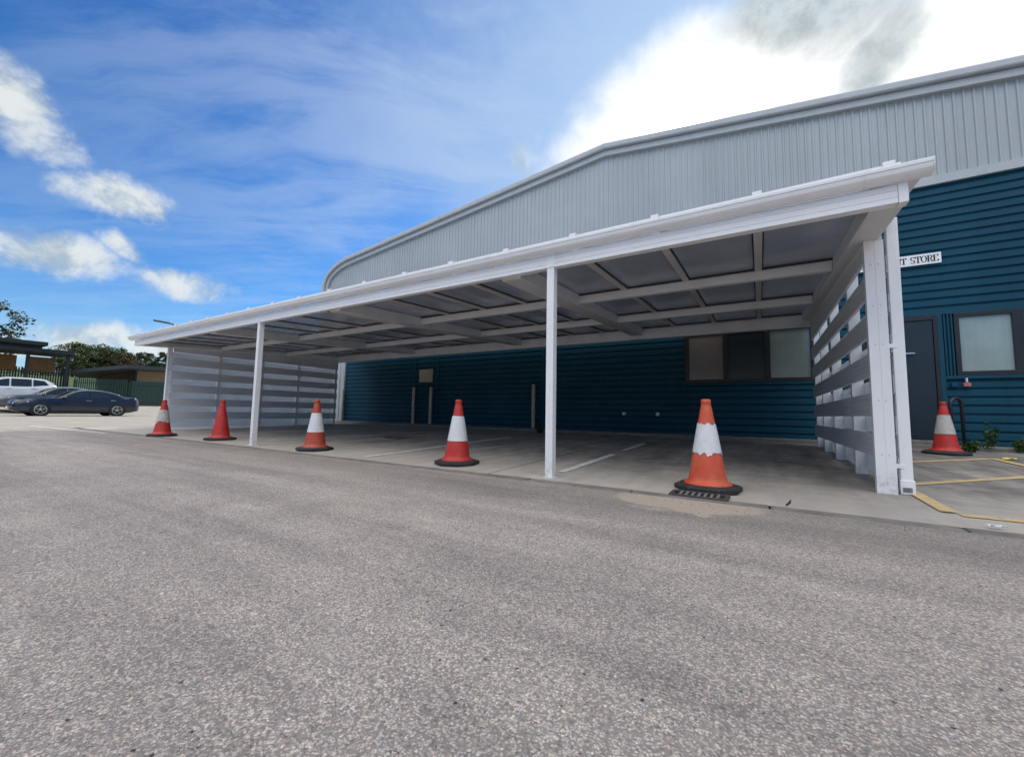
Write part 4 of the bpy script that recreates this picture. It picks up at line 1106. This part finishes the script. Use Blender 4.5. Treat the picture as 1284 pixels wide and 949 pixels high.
nA = t.noise(dv, 9, 8, .62, .3); nB = t.noise(dv, 26, 7, .65); nC = t.noise(dv, 4, 5, .55)
warp = t.sep(t.noise(dv, 7, 5, .55, col=True))
wz = t.m('MULTIPLY_ADD', warp[0], 8.0, -4.0); we = t.m('MULTIPLY_ADD', warp[1], 4.0, -2.0)
azw = t.m('ADD', az, wz); elw = t.m('ADD', el, we)
def ell(a0, e0, ra, re, rt=0, A=None, E_=None):
    da = t.m('SUBTRACT', A or azw, a0); de = t.m('SUBTRACT', E_ or elw, e0)
    c, s_ = math.cos(R(rt)), math.sin(R(rt))
    u = t.m('DIVIDE', t.m('ADD', t.m('MULTIPLY', da, c), t.m('MULTIPLY', de, s_)), ra)
    v = t.m('DIVIDE', t.m('SUBTRACT', t.m('MULTIPLY', de, c), t.m('MULTIPLY', da, s_)), re)
    return t.m('SUBTRACT', 1, t.m('ADD', t.m('MULTIPLY', u, u), t.m('MULTIPLY', v, v))), v
cum = None; vv = None
for e in [(-84.5,25.3,6.0,3.5,-25),(-76.0,20.3,5.2,2.4,4),(-81.2,14.3,7.0,2.1,0),(-76,15.9,2.8,1.2,-20),(-70.5,13.3,5.2,2.0,-4),(-78.2,6.6,5.0,2.1,0),(-72.6,6.0,4.2,1.7,0),(-83,5.4,4,1.5,0),(-88,4.8,6,1.3,0),(-30.8,33.2,2.6,1.9,-30),(-58,7,5,1.5,0)]:
    q, v = ell(*e)
    cum = q if cum is None else t.m('MAXIMUM', cum, q)
nS = t.noise(t.vm('ADD', dv, (.004,.026,.034)), 9, 8, .62, .3)
nE = t.noise(dv, 55, 5, .65)
cd = t.m('ADD', cum, t.m('ADD', t.m('MULTIPLY_ADD', nA, 2.2, -1.2), t.m('MULTIPLY_ADD', nB, .9, -.45)))
cd = t.m('ADD', cd, t.m('MULTIPLY_ADD', nE, .45, -.22))
calpha = t.sstep(cd, -.22, 1.05)
# open-sky clouds behind the viewer (outside the picture, they light the front)
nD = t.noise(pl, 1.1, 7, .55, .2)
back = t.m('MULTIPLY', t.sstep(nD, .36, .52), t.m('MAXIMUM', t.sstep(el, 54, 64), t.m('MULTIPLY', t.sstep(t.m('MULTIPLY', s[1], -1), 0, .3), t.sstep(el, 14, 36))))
# thin high cirrus, streaked one way and broken up
px_, py_ = t.sep(pl)[0], t.sep(pl)[1]
along = t.m('ADD', t.m('MULTIPLY', px_, .80), t.m('MULTIPLY', py_, .60)); across = t.m('SUBTRACT', t.m('MULTIPLY', py_, .80), t.m('MULTIPLY', px_, .60))
bend = t.m('MULTIPLY_ADD', t.noise(pl, .8, 4), 1.1, -.55)
cir = t.noise(t.comb(t.m('MULTIPLY', along, .55), t.m('ADD', t.m('MULTIPLY', across, 2.4), bend), 3.1), 1.5, 10, .64, .5)
cir2 = t.noise(t.comb(px_, py_, 7.7), .9, 7, .6, .6)
sd = Vector((math.sin(R(-3))*math.cos(R(36)), math.cos(R(-3))*math.cos(R(36)), math.sin(R(36))))
dt = t.node('ShaderNodeVectorMath', operation='DOT_PRODUCT'); t.l.new(dv, dt.inputs[0]); dt.inputs[1].default_value = sd
ang = t.m('MULTIPLY', t.m('ARCCOSINE', dt.outputs['Value']), 180/math.pi)
near = t.m('SUBTRACT', 1, t.sstep(ang, 14, 78))
ca = t.m('MULTIPLY', t.sstep(t.m('ADD', t.m('MULTIPLY', cir, .55), t.m('MULTIPLY', cir2, .45)), .43, .60), t.m('MULTIPLY_ADD', near, .34, .13))
# base blue
hs = t.node('ShaderNodeHueSaturation'); hs.inputs['Saturation'].default_value = 1.25; hs.inputs['Value'].default_value = 1.35
t.l.new(sky.outputs[0], hs.inputs['Color'])
base = t.mix(1, hs.outputs[0], (.54,.85,1.14), 'MULTIPLY')
K_ = 10.0
def g(*c): return tuple(x*K_ for x in c)
c = t.mix(ca, base, g(.68,.79,.94))
haze = t.m('MULTIPLY', t.m('SUBTRACT', 1, t.sstep(el, 0, 16)), .22)
c = t.mix(haze, c, g(.62,.80,.95))
shade = t.sstep(t.m('ADD', t.m('MULTIPLY', t.m('SUBTRACT', nA, nS), 3.2), t.m('MULTIPLY', cd, .22)), -.30, .42)
ccol = t.mix(shade, g(.46,.55,.62), g(.82,.86,.85))
c = t.mix(t.m('MULTIPLY', calpha, .93), c, ccol)
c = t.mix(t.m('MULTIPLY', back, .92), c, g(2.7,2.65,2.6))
# bright veil of cloud in front of the sun
jit = t.m('ADD', t.m('MULTIPLY_ADD', nC, 1.6, -.8), t.m('MULTIPLY_ADD', nA, 1.1, -.55))
ev, _ = ell(-4, 38, 56, 26, 0, az, el); eh, _ = ell(-3, 34.0, 23, 9.5, 4, az, el); ek, _ = ell(-6, 35, 9, 6, 0, az, el)
er, _ = ell(16, 32.5, 13, 7, 0, az, el)
c = t.mix(t.m('MULTIPLY', t.sstep(t.m('ADD', ev, t.m('MULTIPLY', jit, .5)), -.1, 1.0), .78), c, g(.44,.60,.84))
c = t.mix(t.sstep(t.m('ADD', t.m('MAXIMUM', eh, er), jit), -.35, .75), c, g(1.12,1.13,1.12))
c = t.mix(t.sstep(t.m('ADD', ek, t.m('MULTIPLY', jit, .5)), -.1, .8), c, g(4.5,4.4,4.2))
gm = None
for e in [(8,40.5,12,4.8,-12),(12.5,35,6.5,3.2,50),(-1.6,34.6,2.8,1.4,10),(18,46,18,8,0)]:
    q, v = ell(*e); gm = q if gm is None else t.m('MAXIMUM', gm, q)
gd = t.sstep(t.m('ADD', gm, t.m('ADD', t.m('MULTIPLY_ADD', nA, 2.4, -1.3), t.m('MULTIPLY_ADD', nB, .9, -.45))), -.15, 1.0)
c = t.mix(t.m('MULTIPLY', gd, .9), c, t.mix(t.sstep(nB, .35, .65), g(.38,.45,.48), g(.62,.70,.73)))
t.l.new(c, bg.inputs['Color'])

sun_d = bpy.data.lights.new('sun', 'SUN'); sun = bpy.data.objects.new('sun', sun_d); col.objects.link(sun)
sun_d.energy = 2.6; sun_d.angle = R(2.5); sun_d.color = (1, .94, .84)
sv = Vector((math.sin(R(SUN_AZ))*math.cos(R(SUN_EL)), math.cos(R(SUN_AZ))*math.cos(R(SUN_EL)), math.sin(R(SUN_EL))))
sun.rotation_euler = sv.to_track_quat('Z', 'Y').to_euler()

wd.cycles.sampling_method = 'MANUAL'; wd.cycles.sample_map_resolution = 512
sc.cycles.max_bounces = 6; sc.cycles.diffuse_bounces = 3; sc.cycles.glossy_bounces = 3; sc.cycles.transparent_max_bounces = 6
sc.view_settings.view_transform = 'Standard'; sc.view_settings.look = 'None'; sc.view_settings.exposure = 0
